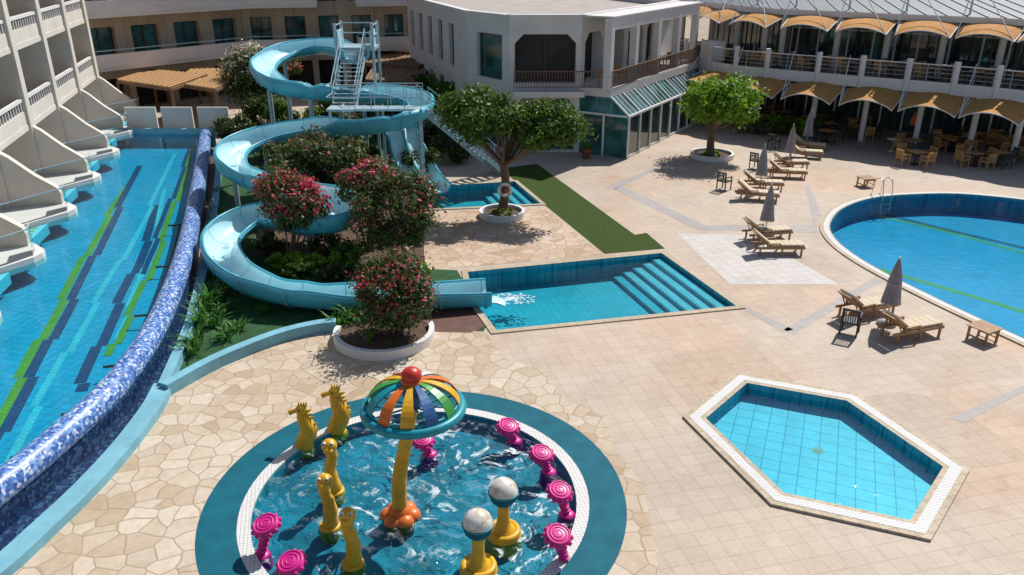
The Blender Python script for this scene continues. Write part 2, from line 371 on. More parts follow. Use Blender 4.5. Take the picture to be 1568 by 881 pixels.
mb=MB(); mb.sheet(px([(334,235),(345,190),(600,190),(662,262),(652,330),(652,412),(700,414),(716,440),(728,466),(745,500),(740,508),(600,500),(512,496),(420,516),(330,550),(258,585),(285,515),(302,450),(322,350)]),.003,'turf'); mb.build('lawn',shift=False)
mb=MB(); mb.sheet(px([(385,330),(500,300),(648,300),(650,412),(560,425),(440,415),(392,392)]),.012,'soil'); mb.sheet(px([(655,468),(728,466),(744,500),(720,510),(650,508),(600,500)]),.008,'deck'); mb.build('planting_bed_soil',shift=False)
def pool(name,poly,wz,fz,kf,kw,kwall,cw=0,kc='cope',ch=.05,extra=None,wall_top=0.0):
    e=empty(name); poly=ccw(poly); n=len(poly)
    b=MB(); b.sheet(poly,fz,kf)
    lo=[(p[0],p[1],fz) for p in poly]; hi=[(p[0],p[1],ch if cw else wall_top) for p in poly]
    b.add(lo+hi,[(i,n+i,n+(i+1)%n,(i+1)%n) for i in range(n)],kwall)
    if extra: extra(b)
    b.build('basin',e,False)
    w=MB(); w.sheet(inset(poly,.003),wz,kw); w.build('water',e,False)
    if cw:
        c=MB(); o=inset(poly,-cw)
        for i in range(n):
            j=(i+1)%n; f=lambda q,z:(q[0],q[1],z)
            c.quad(f(poly[i],ch),f(o[i],ch),f(o[j],ch),f(poly[j],ch),kc)
            c.quad(f(o[i],0),f(o[j],0),f(o[j],ch),f(o[i],ch),kc)
        c.build('coping',e,False)
    return e
def hx(b):
    b.sheet(circ(P(1252,690,-.36),.14,16),-.354,'cope'); b.sheet(circ(P(1252,690,-.36),.08,16),-.349,'grey')
e=pool('hexagonal_pool',hexp,-.12,-.36,'hpool','w_aqua','pwall',.50,'cope',.06,hx)
c=MB(); a=inset(hexp,-.12); b_=inset(hexp,-.36)
for i in range(6):
    j=(i+1)%6; c.sheet([(p[0],p[1]) for p in (a[i],b_[i],b_[j],a[j])],.066,'grate')
c.build('overflow_grate',e,False)
def mk_steps(A,B,n,z0,dz,w_,bot):
    def fn(b):
        d=(B-A).normalized(); nn=Vector((d.y,-d.x,0))
        if nn.x>0: nn=-nn
        for i in range(n):
            z=z0-dz*i; x0=.02+w_*i
            p=[A+d*.03+nn*x0,B-d*.03+nn*x0,B-d*.03+nn*(x0+w_),A+d*.03+nn*(x0+w_)]
            b.prism(p,bot,z,'step' if i<4 else 'spool'); b.sheet([p[3]-nn*.07,p[2]-nn*.07,p[2],p[3]],z+.005,'pwall')
    return fn
pool('splash_pool',splash,-.12,-.75,'spool','w_aqua','pwall',.22,'cope',.04,mk_steps(P(1013,389),P(1127,470),5,-.16,.115,.42,-.75))
pool('plunge_pool',small,-.15,-.75,'spool','w_aqua','pwall',.2,'cope',.04,mk_steps(P(788,279),P(828,313),4,-.19,.13,.4,-.75))
def mstr(b):
    for pts,w,k,z in [([(1315,326),(1430,350),(1568,388),(1700,425)],.22,'lime',-.894),([(1345,326),(1450,352),(1568,380),(1700,412)],.3,'navy',-.888),([(1305,402),(1400,428),(1568,478),(1700,520)],.3,'lime',-.894)]:
        ribbon(b,cat(px(pts,-.9),4),w,z,k)
e=pool('swimming_pool',main,-.06,-.9,'rpool','w_main','pwall',.42,'cope',.05,mstr)
c=MB(); a=inset(main,-.06); b_=inset(main,-.26); n=len(main)
for i in range(n):
    j=(i+1)%n; c.sheet([a[i],b_[i],b_[j],a[j]],.056,'grate')
c.build('overflow_grate',e,False)
e=pool('childrens_splash_pool',kids,-.05,-.35,'kpool','w_kids','pwall')
def annulus(c,r0,r1,z,k,n=96):
    for i in range(n):
        a0,a1=2*pi*i/n,2*pi*(i+1)/n
        f=lambda r,a:(KC[0]+r*cos(a),KC[1]+r*sin(a),z)
        c.quad(f(r0,a0),f(r1,a0),f(r1,a1),f(r0,a1),k)
c=MB(); annulus(c,KR*.825,KR,.012,'ringb'); c.build('rubber_surround',e,False)
c=MB(); annulus(c,KI,KR*.825,.018,'grate'); c.build('overflow_grate',e,False)
# ---------------- left raised pool
e=empty('infinity_edge_pool')
tubep=[P(x,y,.9) for x,y in [(314,203),(306,262),(297,312),(285,370),(262,440),(225,515),(168,590),(98,655),(0,735)]]
tubep+= [Vector((tubep[-1].x-.6,tubep[-1].y-2.5,.9)),Vector((tubep[-1].x-2.0,tubep[-1].y-6,.9))]
tc=cat(tubep,8)
def edge(Y,s=0):
    return Vector((-16.4-.2815*(Y-23.4)+.963*s, Y+.271*s,0))
NU=Vector((-.271,.963,0)); NN=Vector((.963,.271,0))
wpoly=[(p.x,p.y) for p in tc]+[edge(6,-1.0)[:2],edge(47.6,-1.0)[:2]]
b=MB(); b.sheet(wpoly,.03,'bpool')
S_=[([(198,283),(152,352),(108,437),(62,520),(20,600),(-40,710)],.28,'lime',.036),
([(216,254),(168,345),(123,437),(78,520),(36,600),(-30,720)],.30,'navy',.040),
([(270,235),(214,350),(160,440),(103,540),(40,650),(-20,760)],.20,'cyan',.036),
([(243,314),(218,390),(190,446),(152,530),(120,600)],.32,'navy',.036),
([(254,290),(236,370),(208,450),(175,520)],.18,'cyan',.040),
([(301,212),(282,270),(256,350),(224,430),(190,500),(168,545)],.24,'lime',.044),
([(293,225),(276,270),(248,345),(216,420)],.2,'navy',.048)]
for pts_q,w,k,z in S_:
    cc_=cat([P(x,y,.036) for x,y in pts_q],4); m_=len(cc_)
    # lane lines cut into shifted runs, refraction by the water put into their shape
    for j in range(0,m_-1,3):
        seg=cc_[j:j+4]
        if len(seg)<2: continue
        sh=.07 if (j//3)%2 else -.07
        ribbon(b,[seg[0]+Vector((sh,0,0)),seg[-1]+Vector((sh,0,0))],w,z+(.0015 if (j//3)%2 else 0),k)
b.build('basin',e,False)
b=MB(); b.sheet(wpoly,.8,'w_blue'); b.build('water',e,False)
b=MB(); b.sweep([p-Vector((0,0,.15)) for p in tc],.34,'mosaic',14)
wallrib(b,off([p for p in tc],0.02),.5,0,.72,'mosaicd'); b.build('mosaic_edge',e,False)
b=MB(); A=edge(47.6,-1); B=tc[0]
b.beam((A.x,A.y+.3,.5),(B.x+.4,B.y+.3,.5),.3,1.1,'lblue')
for i in range(3):
    x0=A.x+.9+(B.x+.6-A.x)*i/3.0; x1=x0+(B.x-A.x)/3.0-.12
    b.beam((x0,A.y+.9,1.25),(x1,A.y+.9,1.25),.14,1.9,'plaster')
b.build('end_wall',e,False)
g=MB(); go=[P(x,y,0) for x,y in [(334,238),(322,300),(312,350),(300,420),(288,475),(268,545),(235,610),(180,680),(120,742),(0,850)]]
ti=off(tc,-.1)
g.sheet([(p.x,p.y) for p in go]+[(p.x,p.y) for p in reversed(ti[:66])],.007,'mosaicd')
g.sheet([(p.x,p.y) for p in px([(322,240),(334,240),(300,415),(284,418)])],.014,'deck')
g.build('overflow_channel',e,False)
g=MB(); pp=[Vector((p.x,p.y,.42)) for p in off(tc,-.55)][18:70]
g.sweep(pp,.045,'rust',6)
for i in range(0,len(pp),8): g.beam(pp[i],(pp[i].x-.45,pp[i].y-.1,.42),.06,.06,'rust'); g.cyl(pp[i],(pp[i].x,pp[i].y,0),.03,'rust')
g.build('handrail_pipe',e,False)
b=MB()
wallrib(b,cat([P(x,y,.22) for x,y in [(-60,905),(0,862),(60,808),(130,742),(190,676),(232,620),(250,586)]],5),.5,0,.22,'lblue')
wallrib(b,cat([P(x,y,.3) for x,y in [(250,586),(285,505),(300,455),(316,390),(328,320),(336,238)]],5),.28,0,.3,'lblue')
wallrib(b,cat([P(x,y,.35) for x,y in [(250,588),(330,545),(420,509),(480,494),(514,490)]],5),.3,0,.35,'lblue')
b.build('garden_wall')
# ---------------- left hotel building
e=empty('hotel_terrace_building'); w=MB(); g=MB(); r=MB(); gl=MB()
F0=-2.45
def LB(Y,s,z):
    q=edge(Y,s+F0); q.z=z; return q
Ys=[22.3+5.2*i for i in range(-2,7)]
prof=[(-.2,.3),(2.3,.3),(2.35,1.45),(2.25,1.7),(1.95,1.95),(1.5,2.3),(1.1,2.7),(.7,3.1),(.3,3.4),(-.2,3.5)]
for i,Y in enumerate(Ys):
    w.vprism(prof,LB(Y,0,0),NN,NU,.34,'cream')
    c=LB(Y,-.45,7.2); w.box(c,(1.7,.62,13.0),'cream',atan2(NN.y,NN.x))
    if i==len(Ys)-1: break
    Y2=Ys[i+1]; Lb=(edge(Y2)-edge(Y)).length
    def Q(s,u,z): q=LB(Y,s,z); return q+NU*u
    for k in range(0,4):
        z=3.45*k if k else 1.05
        zt=3.45*(k+1)
        w.quad(Q(-1.9,.2,z),Q(-1.9,Lb-.2,z),Q(-1.9,Lb-.2,zt),Q(-1.9,.2,zt),'cream')
        g.quad(Q(-1.85,.9,z+.05),Q(-1.85,Lb-1.0,z+.05),Q(-1.85,Lb-1.0,z+2.3),Q(-1.85,.9,z+2.3),'glass')
        for uu in (.9,Lb/2,Lb-1.0): g.beam(Q(-1.82,uu,z+.05),Q(-1.82,uu,z+2.3),.07,.07,'white')
        if k:
            c=Q(-.85,Lb/2,z-.12); w.box(c,(2.3,Lb-.62,.24),'cream',atan2(NN.y,NN.x))
            c=Q(.2,Lb/2,z+.3); w.box(c,(.14,Lb-.62,.6),'cream',atan2(NN.y,NN.x))
            c=Q(.2,Lb/2,z+1.1); w.box(c,(.16,Lb-.62,.14),'plaster',atan2(NN.y,NN.x))
            for uu in np.linspace(.5,Lb-.5,12): r.beam(Q(.2,uu,z+.6),Q(.2,uu,z+1.03),.06,.05,'plaster')
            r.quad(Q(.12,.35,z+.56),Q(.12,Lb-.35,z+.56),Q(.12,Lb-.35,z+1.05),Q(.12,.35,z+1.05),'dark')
    far=Lb
    o2=[Q(-1.9,.0,0),Q(.7,.0,0),Q(.95,.6,0),Q(1.1,2.2,0),Q(2.2,3.3,0),Q(2.8,3.9,0),Q(3.0,4.3,0),Q(2.98,4.7,0),Q(2.75,5.05,0),Q(2.35,far+.25,0),Q(-1.9,far,0)]
    w.prism(o2,.62,1.0,'plaster')
    st=[Q(.9,.5,0),Q(2.0,.5,0),Q(2.2,3.1,0),Q(1.1,2.1,0)]; w.prism(st,.4,.82,'cyan')
    for q in range(6):
        w.beam(Q(1.0,.7+q*.34,.83),Q(1.95,.8+q*.36,.83),.1,.012,'lime')
    path=[Q(.75,.25,1.0),Q(1.0,2.2,1.0),Q(2.15,3.4,1.0),Q(2.75,4.1,1.0),Q(2.65,4.8,1.0)]
    for a,bq in zip(path[:-1],path[1:]):
        gl.quad(a,bq,bq+Vector((0,0,.95)),a+Vector((0,0,.95)),'clear'); gl.beam(a+Vector((0,0,.97)),bq+Vector((0,0,.97)),.04,.04,'steel')
    r.box(Q(-1.2,1.6,1.28),(.5,.5,.46),'woodd',.2); r.box(Q(-1.45,1.6,1.6),(.08,.5,.5),'woodd',.2)
BA=LB(8,-2.0,0);BB=LB(60,-2.0,0)
w.prism([BA,BB,BB-NN*12,BA-NN*12],0,13.9,'cream')
w.build('walls',e,False); g.build('windows',e,False); r.build('balustrades',e,False); gl.build('glass_balustrades',e,False)
def wallp(mb,p0,p1,z0,z1,ops,kw,kg='glass',kf='frame',depth=.3,mull=2,arch=False):
    p0=Vector((p0[0],p0[1],0));p1=Vector((p1[0],p1[1],0)); d=p1-p0; Lw=d.length; d/=Lw; n=Vector((d.y,-d.x,0))
    X=lambda u,z,o=0: p0+d*u+n*o+Vector((0,0,z))
    us=sorted({0,Lw,*[o[0] for o in ops],*[o[1] for o in ops]}); zs=sorted({z0,z1,*[o[2] for o in ops],*[o[3] for o in ops]})
    for a,b in zip(us[:-1],us[1:]):
        for c,f in zip(zs[:-1],zs[1:]):
            m=((a+b)/2,(c+f)/2)
            if any(o[0]<m[0]<o[1] and o[2]<m[1]<o[3] for o in ops): continue
            mb.quad(X(a,c),X(b,c),X(b,f),X(a,f),kw)
    for o in ops:
        a,b,c,f=o[:4]; kk=o[4] if len(o)>4 else kg
        D=-depth
        mb.quad(X(a,c),X(b,c),X(b,c,D),X(a,c,D),kw); mb.quad(X(a,f,D),X(b,f,D),X(b,f),X(a,f),kw)
        mb.quad(X(a,c),X(a,c,D),X(a,f,D),X(a,f),kw); mb.quad(X(b,c,D),X(b,c),X(b,f),X(b,f,D),kw)
        mb.quad(X(a,c,D),X(b,c,D),X(b,f,D),X(a,f,D),kk)
        if arch:
            s=min(.5,(b-a)*.25)
            mb.add([X(a,f,-.01),X(a+s,f,-.01),X(a,f-s,-.01)],[(0,1,2)],kw); mb.add([X(b,f,-.01),X(b-s,f,-.01),X(b,f-s,-.01)],[(0,1,2)],kw)
        if mull:
            for i in range(mull+1):
                u=a+.04+(b-a-.08)*i/mull; mb.beam(X(u,c,D+.05),X(u,f,D+.05),.07,.07,kf)
            mb.beam(X(a,c+.04,D+.05),X(b,c+.04,D+.05),.07,.07,kf); mb.beam(X(a,f-.04,D+.05),X(b,f-.04,D+.05),.07,.07,kf)
    return Lw
def rail(mb,pts,z,h,k,sp=.14,r=.018):
    for a,b in zip(pts[:-1],pts[1:]):
        a=Vector((a[0],a[1],z));b=Vector((b[0],b[1],z)); l=(b-a).length; n=max(1,int(l/sp))
        mb.beam(a+Vector((0,0,h)),b+Vector((0,0,h)),.07,.06,k); mb.beam(a+Vector((0,0,.1)),b+Vector((0,0,.1)),.05,.04,k)
        for i in range(n+1):
            q=a.lerp(b,i/n); mb.beam(q+Vector((0,0,.1)),q+Vector((0,0,h)),r*2,r*2,k)
# back hotel wing
e=empty('hotel_rear_wing'); w=MB()
A1=(-29.6,56.5);A2=(-21.5,67);A3=(-6,71)
def rowops(L_,n,wd,zs,kk='glass2'):
    o=[]
    for i in range(n):
        u=(i+.5)*L_/n
        for z in zs: o.append((u-wd/2,u+wd/2,z,z+2.3,kk))
    return o
wallp(w,A1,A2,3.2,14,rowops(13.2,4,2.1,[3.6,7.0,10.4]),'stone',depth=.5)
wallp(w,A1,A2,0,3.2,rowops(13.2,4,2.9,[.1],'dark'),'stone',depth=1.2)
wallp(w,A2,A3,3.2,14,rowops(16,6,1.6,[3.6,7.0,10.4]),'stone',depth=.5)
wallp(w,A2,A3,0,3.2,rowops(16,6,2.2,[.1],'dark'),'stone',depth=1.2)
w.quad((-34,50,0),(-29.6,56.5,0),(-29.6,56.5,14),(-34,50,14),'cream')
def balc(p0,p1,z,dep=1.8):
    p0=Vector((*p0,0));p1=Vector((*p1,0)); d=(p1-p0).normalized(); n=Vector((d.y,-d.x,0))
    q=[p0,p1,p1+n*dep,p0+n*dep]; w.prism(q,z-.25,z,'plaster',True)
    for a,b in ((p0,p0+n*dep),(p0+n*dep,p1+n*dep),(p1+n*dep,p1)):
        w.beam(a+Vector((0,0,z+.42)),b+Vector((0,0,z+.42)),.14,.84,'plaster'); w.beam(a+Vector((0,0,z+1.1)),b+Vector((0,0,z+1.1)),.06,.06,'steel')
balc(A1,A2,3.45); balc(A1,A2,6.9)
d=(Vector(A3)-Vector(A2)).normalized(); a2=Vector(A2)
for z in (3.45,6.9):
    for u in (.2,8.9): balc(a2+d*u,a2+d*(u+5.6),z)
w.build('walls',e,False)
def pergola(name,corners,z,k='bamboo'):
    b=MB(); q=ccw([ (p[0],p[1]) for p in corners]); b.prism(q,z,z+.1,k,True)
    a,b2,c,d_=[Vector((p[0],p[1],z+.12)) for p in q]
    for i in range(13): b.beam(a.lerp(b2,i/12),d_.lerp(c,i/12),.06,.05,'wood')
    for p in q: b.cyl((p[0],p[1],0),(p[0],p[1],z),.09,'woodd')
    for i in range(4): b.beam((*q[i],z-.08),(*q[(i+1)%4],z-.08),.12,.16,'woodd')
    return b.build(name)
pergola('wooden_pergola',px([(180,124),(262,136),(318,116),(232,108)],2.8),2.8)
pergola('wooden_pergola',px([(262,128),(330,138),(384,112),(300,104)],2.7),2.7)
pergola('wooden_pergola',px([(560,98),(640,105),(662,84),(575,80)],2.8),2.8,'woodd')
pergola('wooden_pergola',px([(560,124),(640,128),(658,106),(572,104)],2.6),2.6,'woodd')
# ---------------- white central building
e=empty('white_restaurant_building'); w=MB(); RZ=7.5
A=Vector((3.85,46.0));B=Vector((-.15,46.0));C=Vector((-2.6,49.3));D=Vector((-8.2,66));E=Vector((11.4,58.6))
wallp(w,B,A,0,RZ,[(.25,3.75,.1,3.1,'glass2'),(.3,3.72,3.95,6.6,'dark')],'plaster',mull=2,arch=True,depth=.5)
Lc=(B-C).length; wallp(w,C,B,0,RZ,[(.6,Lc-.5,.1,2.8,'glass2'),(.9,Lc-.7,4.0,6.5,'glass2')],'plaster',mull=1)
Ld=(C-D).length; wallp(w,D,C,0,RZ,[(1+i*3.0,2.2+i*3.0,z,z+2.6,'glass2') for i in range(5) for z in (.4,4.0)],'plaster',mull=1)
Le=(E-A).length
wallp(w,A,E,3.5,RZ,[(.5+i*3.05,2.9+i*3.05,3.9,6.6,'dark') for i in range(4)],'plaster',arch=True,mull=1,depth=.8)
wallp(w,A,E,0,3.5,[(.3+i*3.6,3.4+i*3.6,.1,3.0,'glass') for i in range(4)],'plaster',mull=3)
foot=[A,E,Vector((6,72)),D,C,B]
w.sheet(ccw(foot),RZ-.3,'roofd')
ri=ccw(foot)
cl=[Vector((p.x,p.y,0)) for p in ri]+[Vector((ri[0].x,ri[0].y,0))]
for a,b in zip(cl[:-1],cl[1:]):
    w.beam(a+Vector((0,0,RZ+.06)),b+Vector((0,0,RZ+.06)),.45,.16,'plaster')
    w.beam(a+Vector((0,0,RZ-.25)),b+Vector((0,0,RZ-.25)),.1,.5,'plaster')
de=(E-A).normalized(); ne=Vector((de.y,-de.x))
T1=A+ne*1.9; T2=E+ne*2.2
w.prism([A+Vector((.01,-.0)),T1,T2,E],3.3,3.75,'plaster',True)
fr=[Vector((B.x+.2,46-.9)),Vector((A.x+.2,46-.9)),T1+Vector((.2,-.4)),T2]
w.prism([B+Vector((.2,-.02)),fr[0],fr[1],A+Vector((0,-.02))],3.3,3.6,'plaster',True)
w.build('walls',e,False)
b=MB(); rail(b,[fr[0]+Vector((.05,.1)),fr[1]+Vector((0,.1)),T1,T2-ne*.1],3.75,.95,'woodd',.16); b.build('balustrade',e,False)
b=MB()
for i in range(5):
    q=A+ne*1.7+de*(i*Le/4.2); b.box((q.x,q.y,5.6),(.42,.42,3.7),'plaster',atan2(de.y,de.x))
a_=A+ne*1.7; b_=A+ne*1.7+de*(4*Le/4.2); b.beam((a_.x,a_.y,7.2),(b_.x,b_.y,7.2),.4,.62,'plaster')
b.prism([A,A+ne*1.95,A+ne*1.95+de*Le,E],7.52,7.6,'plaster',True)
b.build('porch_columns',e,False)
b=MB()
for i in range(9):
    t0=i/9
    p=A+de*(Le*t0); q=p+ne*3.1; p2=A+de*(Le*(i+1)/9); q2=p2+ne*3.1
    f=lambda v,z:Vector((v.x,v.y,z))
    b.quad(f(q,2.35),f(q2,2.35),f(p2+ne*1.95,3.3),f(p+ne*1.95,3.3),'glass2')
    b.quad(f(q,0.1),f(q2,0.1),f(q2,2.3),f(q,2.3),'glass')
    b.beam(f(q,2.38),f(p+ne*1.95,3.34),.08,.08,'white'); b.beam(f(q+ne*.03,0),f(q+ne*.03,2.35),.1,.1,'white')
    b.beam(f(q,2.36),f(q2,2.36),.12,.12,'white'); b.beam(f(q,.08),f(q2,.08),.1,.16,'white')
    for kx in (1/3,2/3):
        m=q.lerp(q2,kx); mm=(p+ne*1.95).lerp(p2+ne*1.95,kx); b.beam(f(m,2.37),f(mm,3.32),.04,.04,'white')
p=A; q=A+ne*3.1
b.quad((p.x,p.y,0),(q.x,q.y,0),(q.x,q.y,2.35),(p.x,p.y,2.35),'glass2'); b.add([(p.x,p.y,2.35),(q.x,q.y,2.35),(p.x+ne.x*1.95,p.y+ne.y*1.95,3.3),(p.x,p.y,3.3)],[(0,1,2,3)],'glass2')
for t in (0,.5,1): m=p.lerp(q,t); b.beam((m.x,m.y-.03,0),(m.x,m.y-.03,2.4),.1,.1,'white')
b.beam((p.x,p.y-.03,2.35),(q.x,q.y-.03,2.35),.1,.12,'white')
b.build('conservatory',e,False)
# ---------------- curved right building
e=empty('glass_restaurant_pavilion'); w=MB()
fr=cat([P(x,y,3.6) for x,y in [(985,78),(1025,87),(1062,96),(1110,106),(1160,112),(1250,120),(1330,127),(1415,134),(1500,142),(1568,149),(1680,163)]],6)
G0=5.2;G1=6.0;UP=2.7
g0=off(fr,G0); g1=off(fr,G1); up=off(fr,UP)
f=lambda q,z:(q.x,q.y,z)
n=len(fr); bk=Vector((6,30,0))
for i in range(n-1):
    w.quad(f(fr[i],3.3),f(fr[i+1],3.3),f(fr[i+1],3.95),f(fr[i],3.95),'white')
    w.quad(f(fr[i],3.85),f(fr[i+1],3.85),f(g1[i+1],3.85),f(g1[i],3.85),'grey')
    w.quad(f(fr[i],3.35),f(g0[i],3.35),f(g0[i+1],3.35),f(fr[i+1],3.35),'plaster')
    w.quad(f(g0[i],.0),f(g0[i+1],.0),f(g0[i+1],3.35),f(g0[i],3.35),'glass')
    w.quad(f(g1[i],3.85),f(g1[i+1],3.85),f(g1[i+1],7.1),f(g1[i],7.1),'glass2' if i%4==1 else 'glass')
    w.quad(f(up[i],7.0),f(up[i+1],7.0),f(up[i+1],7.35),f(up[i],7.35),'white')
    w.quad(f(up[i],7.0),f(g1[i],7.0),f(g1[i+1],7.0),f(up[i+1],7.0),'white')
    a_=Vector(f(up[i],7.35)); b_=Vector(f(up[i+1],7.35)); hk=Vector((0,0,2.2))
    w.quad(a_,b_,b_+bk+hk,a_+bk+hk,'roof')
    if i%2==0: w.beam(a_+Vector((0,0,.03)),a_+bk+hk+Vector((0,0,.03)),.07,.05,'roofr')
    w.beam(f(g0[i],0),f(g0[i],3.35),.1,.1,'white' if i%3==0 else 'frame'); w.beam(f(g1[i],3.85),f(g1[i],7.0),.1,.1,'white' if i%3==0 else 'frame')
    w.beam(f(g0[i],2.3),f(g0[i+1],2.3),.08,.08,'white'); w.beam(f(g1[i],6.0),f(g1[i+1],6.0),.08,.08,'white')
    if i%6==0:
        c=off(fr,.5)[i]; w.cyl(f(c,0),f(c,3.4),.17,'white'); c=off(fr,3.4)[i]; w.cyl(f(c,3.85),f(c,7.0),.2,'white')
w.build('structure',e,False)
b=MB()
for i in range(n-1):
    for h in (.35,.6,.82,1.05): b.beam(f(fr[i],3.85+h),f(fr[i+1],3.85+h),.02 if h<1 else .06,.02 if h<1 else .06,'white' if h>1 else 'steel')
    if i%5==0: b.beam(f(fr[i],3.3),Vector(f(fr[i],5.15)),.26,.26,'white')
    elif i%5==2: b.beam(f(fr[i],3.85),f(fr[i],4.9),.03,.03,'steel')
b.build('terrace_railing',e,False)
def canopy(a,b_,dep,zb,zf,arch):
    m=MB(); a=Vector(a);b_=Vector(b_); d=(b_-a); d.z=0; Lw=d.length; d.normalize(); nn=Vector((d.y,-d.x,0)); N=12;K=6; vs=[]
    for j in range(K+1):
        t=j/K
        for i in range(N+1):
            s=i/N; z=zb+(zf-zb)*t**1.2+arch*sin(pi*s)**.8*(.5+.5*t)
            u=Lw/2+(s-.5)*Lw*(1-.08*t)
            q=a+d*u+nn*(dep*t*(1-.10*(1-sin(pi*s)))); q.z=z; vs.append(q)
    m.add(vs,[(j*(N+1)+i,j*(N+1)+i+1,(j+1)*(N+1)+i+1,(j+1)*(N+1)+i) for j in range(K) for i in range(N)],'canopy',True)
    m.sweep(vs[K*(N+1):],.035,'white',6)
    for i in (0,N): m.sweep([vs[j*(N+1)+i] for j in range(K+1)],.03,'white',6)
    return m,vs[K*(N+1)],vs[K*(N+1)+N]
def along(pts,d):
    for a,b in zip(pts[:-1],pts[1:]):
        l=(b-a).length
        if d<=l: return a.lerp(b,d/l)
        d-=l
    return pts[-1]
tot=sum((b-a).length for a,b in zip(fr[:-1],fr[1:]))
wd=3.35; d0=9.0
while d0+wd<tot:
    a=along(fr,d0);c=along(fr,d0+wd-.2)
    m,l1,l2=canopy(a,c,2.6,3.15,2.5,.5)
    top=along(fr,d0-.17)
    m.cyl(Vector(f(top,5.1)),l1,.025,'white',n=5)
    m.cyl(Vector(f(top,3.4)),l1,.035,'white',n=5)
    m.build('shade_canopy'); d0+=wd
tot=sum((b-a).length for a,b in zip(up[:-1],up[1:])); d0=2.5
while d0+wd<tot:
    a=along(up,d0);c=along(up,d0+wd-.2)
    m,l1,l2=canopy(a,c,2.2,6.9,6.3,.35)
    dd=(c-a).normalized(); nn=Vector((dd.y,-dd.x,0)); t=along(up,d0)-nn*1.0; t.z=9.6
    t2=t.copy(); t2.z=7.4; m.cyl(t2,t,.06,'white',n=6); m.cyl(t,l1,.03,'white',n=5); m.cyl(t,l2,.03,'white',n=5)
    m.build('shade_canopy'); d0+=wd
b=MB()
for i in range(16):
    a=i/15; q=P(1088,125,2.0)
    b.box((q.x+1.2*sin(a*1.2),q.y-2.6*a+1,3.7*(1-a)/2+.1),(1.6,.34,3.7*(1-a)+.12),'plaster',-.4*a)
b.box((T2.x+1.0,T2.y-.5,3.6),(2.6,3.0,.5),'plaster',.3); b.box((T2.x+.4,T2.y-1.2,2.6),(1.2,1.2,5.2),'plaster',.3)
b.build('white_staircase')
# ---------------- water slide
e=empty('water_slide')
def trough(mb,pts,r,bank=0.0,seg=14,a0=-94,a1=94,flat=.9):
    N=len(pts); prof=[]
    for i in range(seg+1): a=radians(a0+(a1-a0)*i/seg); prof.append((sin(a)*r,-cos(a)*r*flat))
    outer=[(x*1.06+(.05 if x>0 else -.05 if x<0 else 0),z*1.08-.03) for x,z in prof][::-1]
    rings=[];rib=[]
    dist=0;last=0
    for i,p in enumerate(pts):
        t=pts[min(i+1,N-1)]-pts[max(i-1,0)]; t2=Vector((t.x,t.y,0)).normalized(); side=Vector((t2.y,-t2.x,0))
        k=0
        if 2<=i<N-2:
            ta=(pts[i]-pts[i-2]); tb=(pts[i+2]-pts[i]); k=ta.x*tb.y-ta.y*tb.x; k/=max(1e-6,ta.length*tb.length)
        bk_=max(-.3,min(.3,-k*bank)); cr,sr=cos(bk_),sin(bk_)
        T=lambda x,z: p+side*(x*cr+z*sr)+Vector((0,0,-x*sr+z*cr))
        rings.append([T(x,z) for x,z in prof+outer])
        if i: dist+=(p-pts[i-1]).length
        if dist-last>1.5 and 0<i<N-1:
            last=dist; rib.append(([T(x*1.05,z*1.06-.02) for x,z in outer],[T(x*.985,z*.985) for x,z in prof],t2))
    m=len(prof)*2; S1=len(prof)
    vs=[q for r_ in rings for q in r_]
    fi=[];fo=[]
    for i in range(N-1):
        for j in range(m):
            q=(i*m+j,i*m+(j+1)%m,(i+1)*m+(j+1)%m,(i+1)*m+j)
            (fi if j<S1-1 else fo).append(q)
    mb.add(vs,fi,'sl_in',True); mb.add(vs,fo,'sl_out',True)
    mb.add(rings[0],[tuple(range(m))],'sl_out'); mb.add(rings[-1],[tuple(range(m-1,-1,-1))],'sl_out')
    for rb,ri_,t2 in rib:
        for arr,wd_,kk in ((rb,.04,'sl_rib'),(ri_,.012,'sl_rib')):
            a=[q-t2*wd_ for q in arr]; b=[q+t2*wd_ for q in arr]; k=len(arr)
            mb.add(a+b,[(j,j+1,k+j+1,k+j) for j in range(k-1)],kk)
    for idx in (0,S1-1):
        mb.sweep([r_[idx] for r_ in rings],.045,'sl_out',6)
path=[(545,80,6.0),(500,66,5.85),(440,74,5.6),(403,98,5.25),(428,124,4.9),(480,133,4.6),(540,138,4.25),(600,140,4.0),(642,152,3.8),(632,171,3.65),(590,182,3.5),(540,188,3.35),(480,191,3.15),(410,203,2.9),(362,222,2.7),(356,248,2.45),(400,272,2.2),(460,286,2.0),(515,305,1.75),(520,328,1.55),(470,335,1.4),(410,324,1.25),(365,337,1.1),(338,365,.98),(352,400,.85),(400,428,.72),(470,442,.62),(560,446,.52),(660,444,.46),(748,440,.40)]
pts=cat([P(x,y,z+.12) for x,y,z in path],8)
mb=MB(); trough(mb,pts,.62,2.2); mb.build('spiral_flume',e,False)
mb=MB(); p2=cat([P(603,178,3.0),P(613,196,2.5),P(624,225,1.6),P(636,252,.85),P(648,272,.45),P(660,284,.4)],6)
o1=off(p2,.5); o2=off(p2,-.5); trough(mb,o1,.47,0,10); trough(mb,o2,.47,0,10); mb.build('twin_flume',e,False)
mb=MB()
for i in range(6,len(pts)-8,11):
    p=pts[i]
    if p.z>.9 and not (-7<p.x<-4): mb.cyl((p.x,p.y,0),(p.x,p.y,p.z-.56),.11,'steel'); mb.box((p.x,p.y,p.z-.6),(.8,.25,.1),'steel')
for q in (p2[3],p2[14]): mb.cyl((q.x,q.y,0),(q.x,q.y,q.z-.45),.1,'steel')
mb.build('support_posts',e,False)
mb=MB(); TX=-8.1
def vz(x,y,z): return Vector((x,y,z))
PY=43.4; PZ=6.2
mb.box((TX,PY,PZ),(2.0,1.8,.16),'steel')
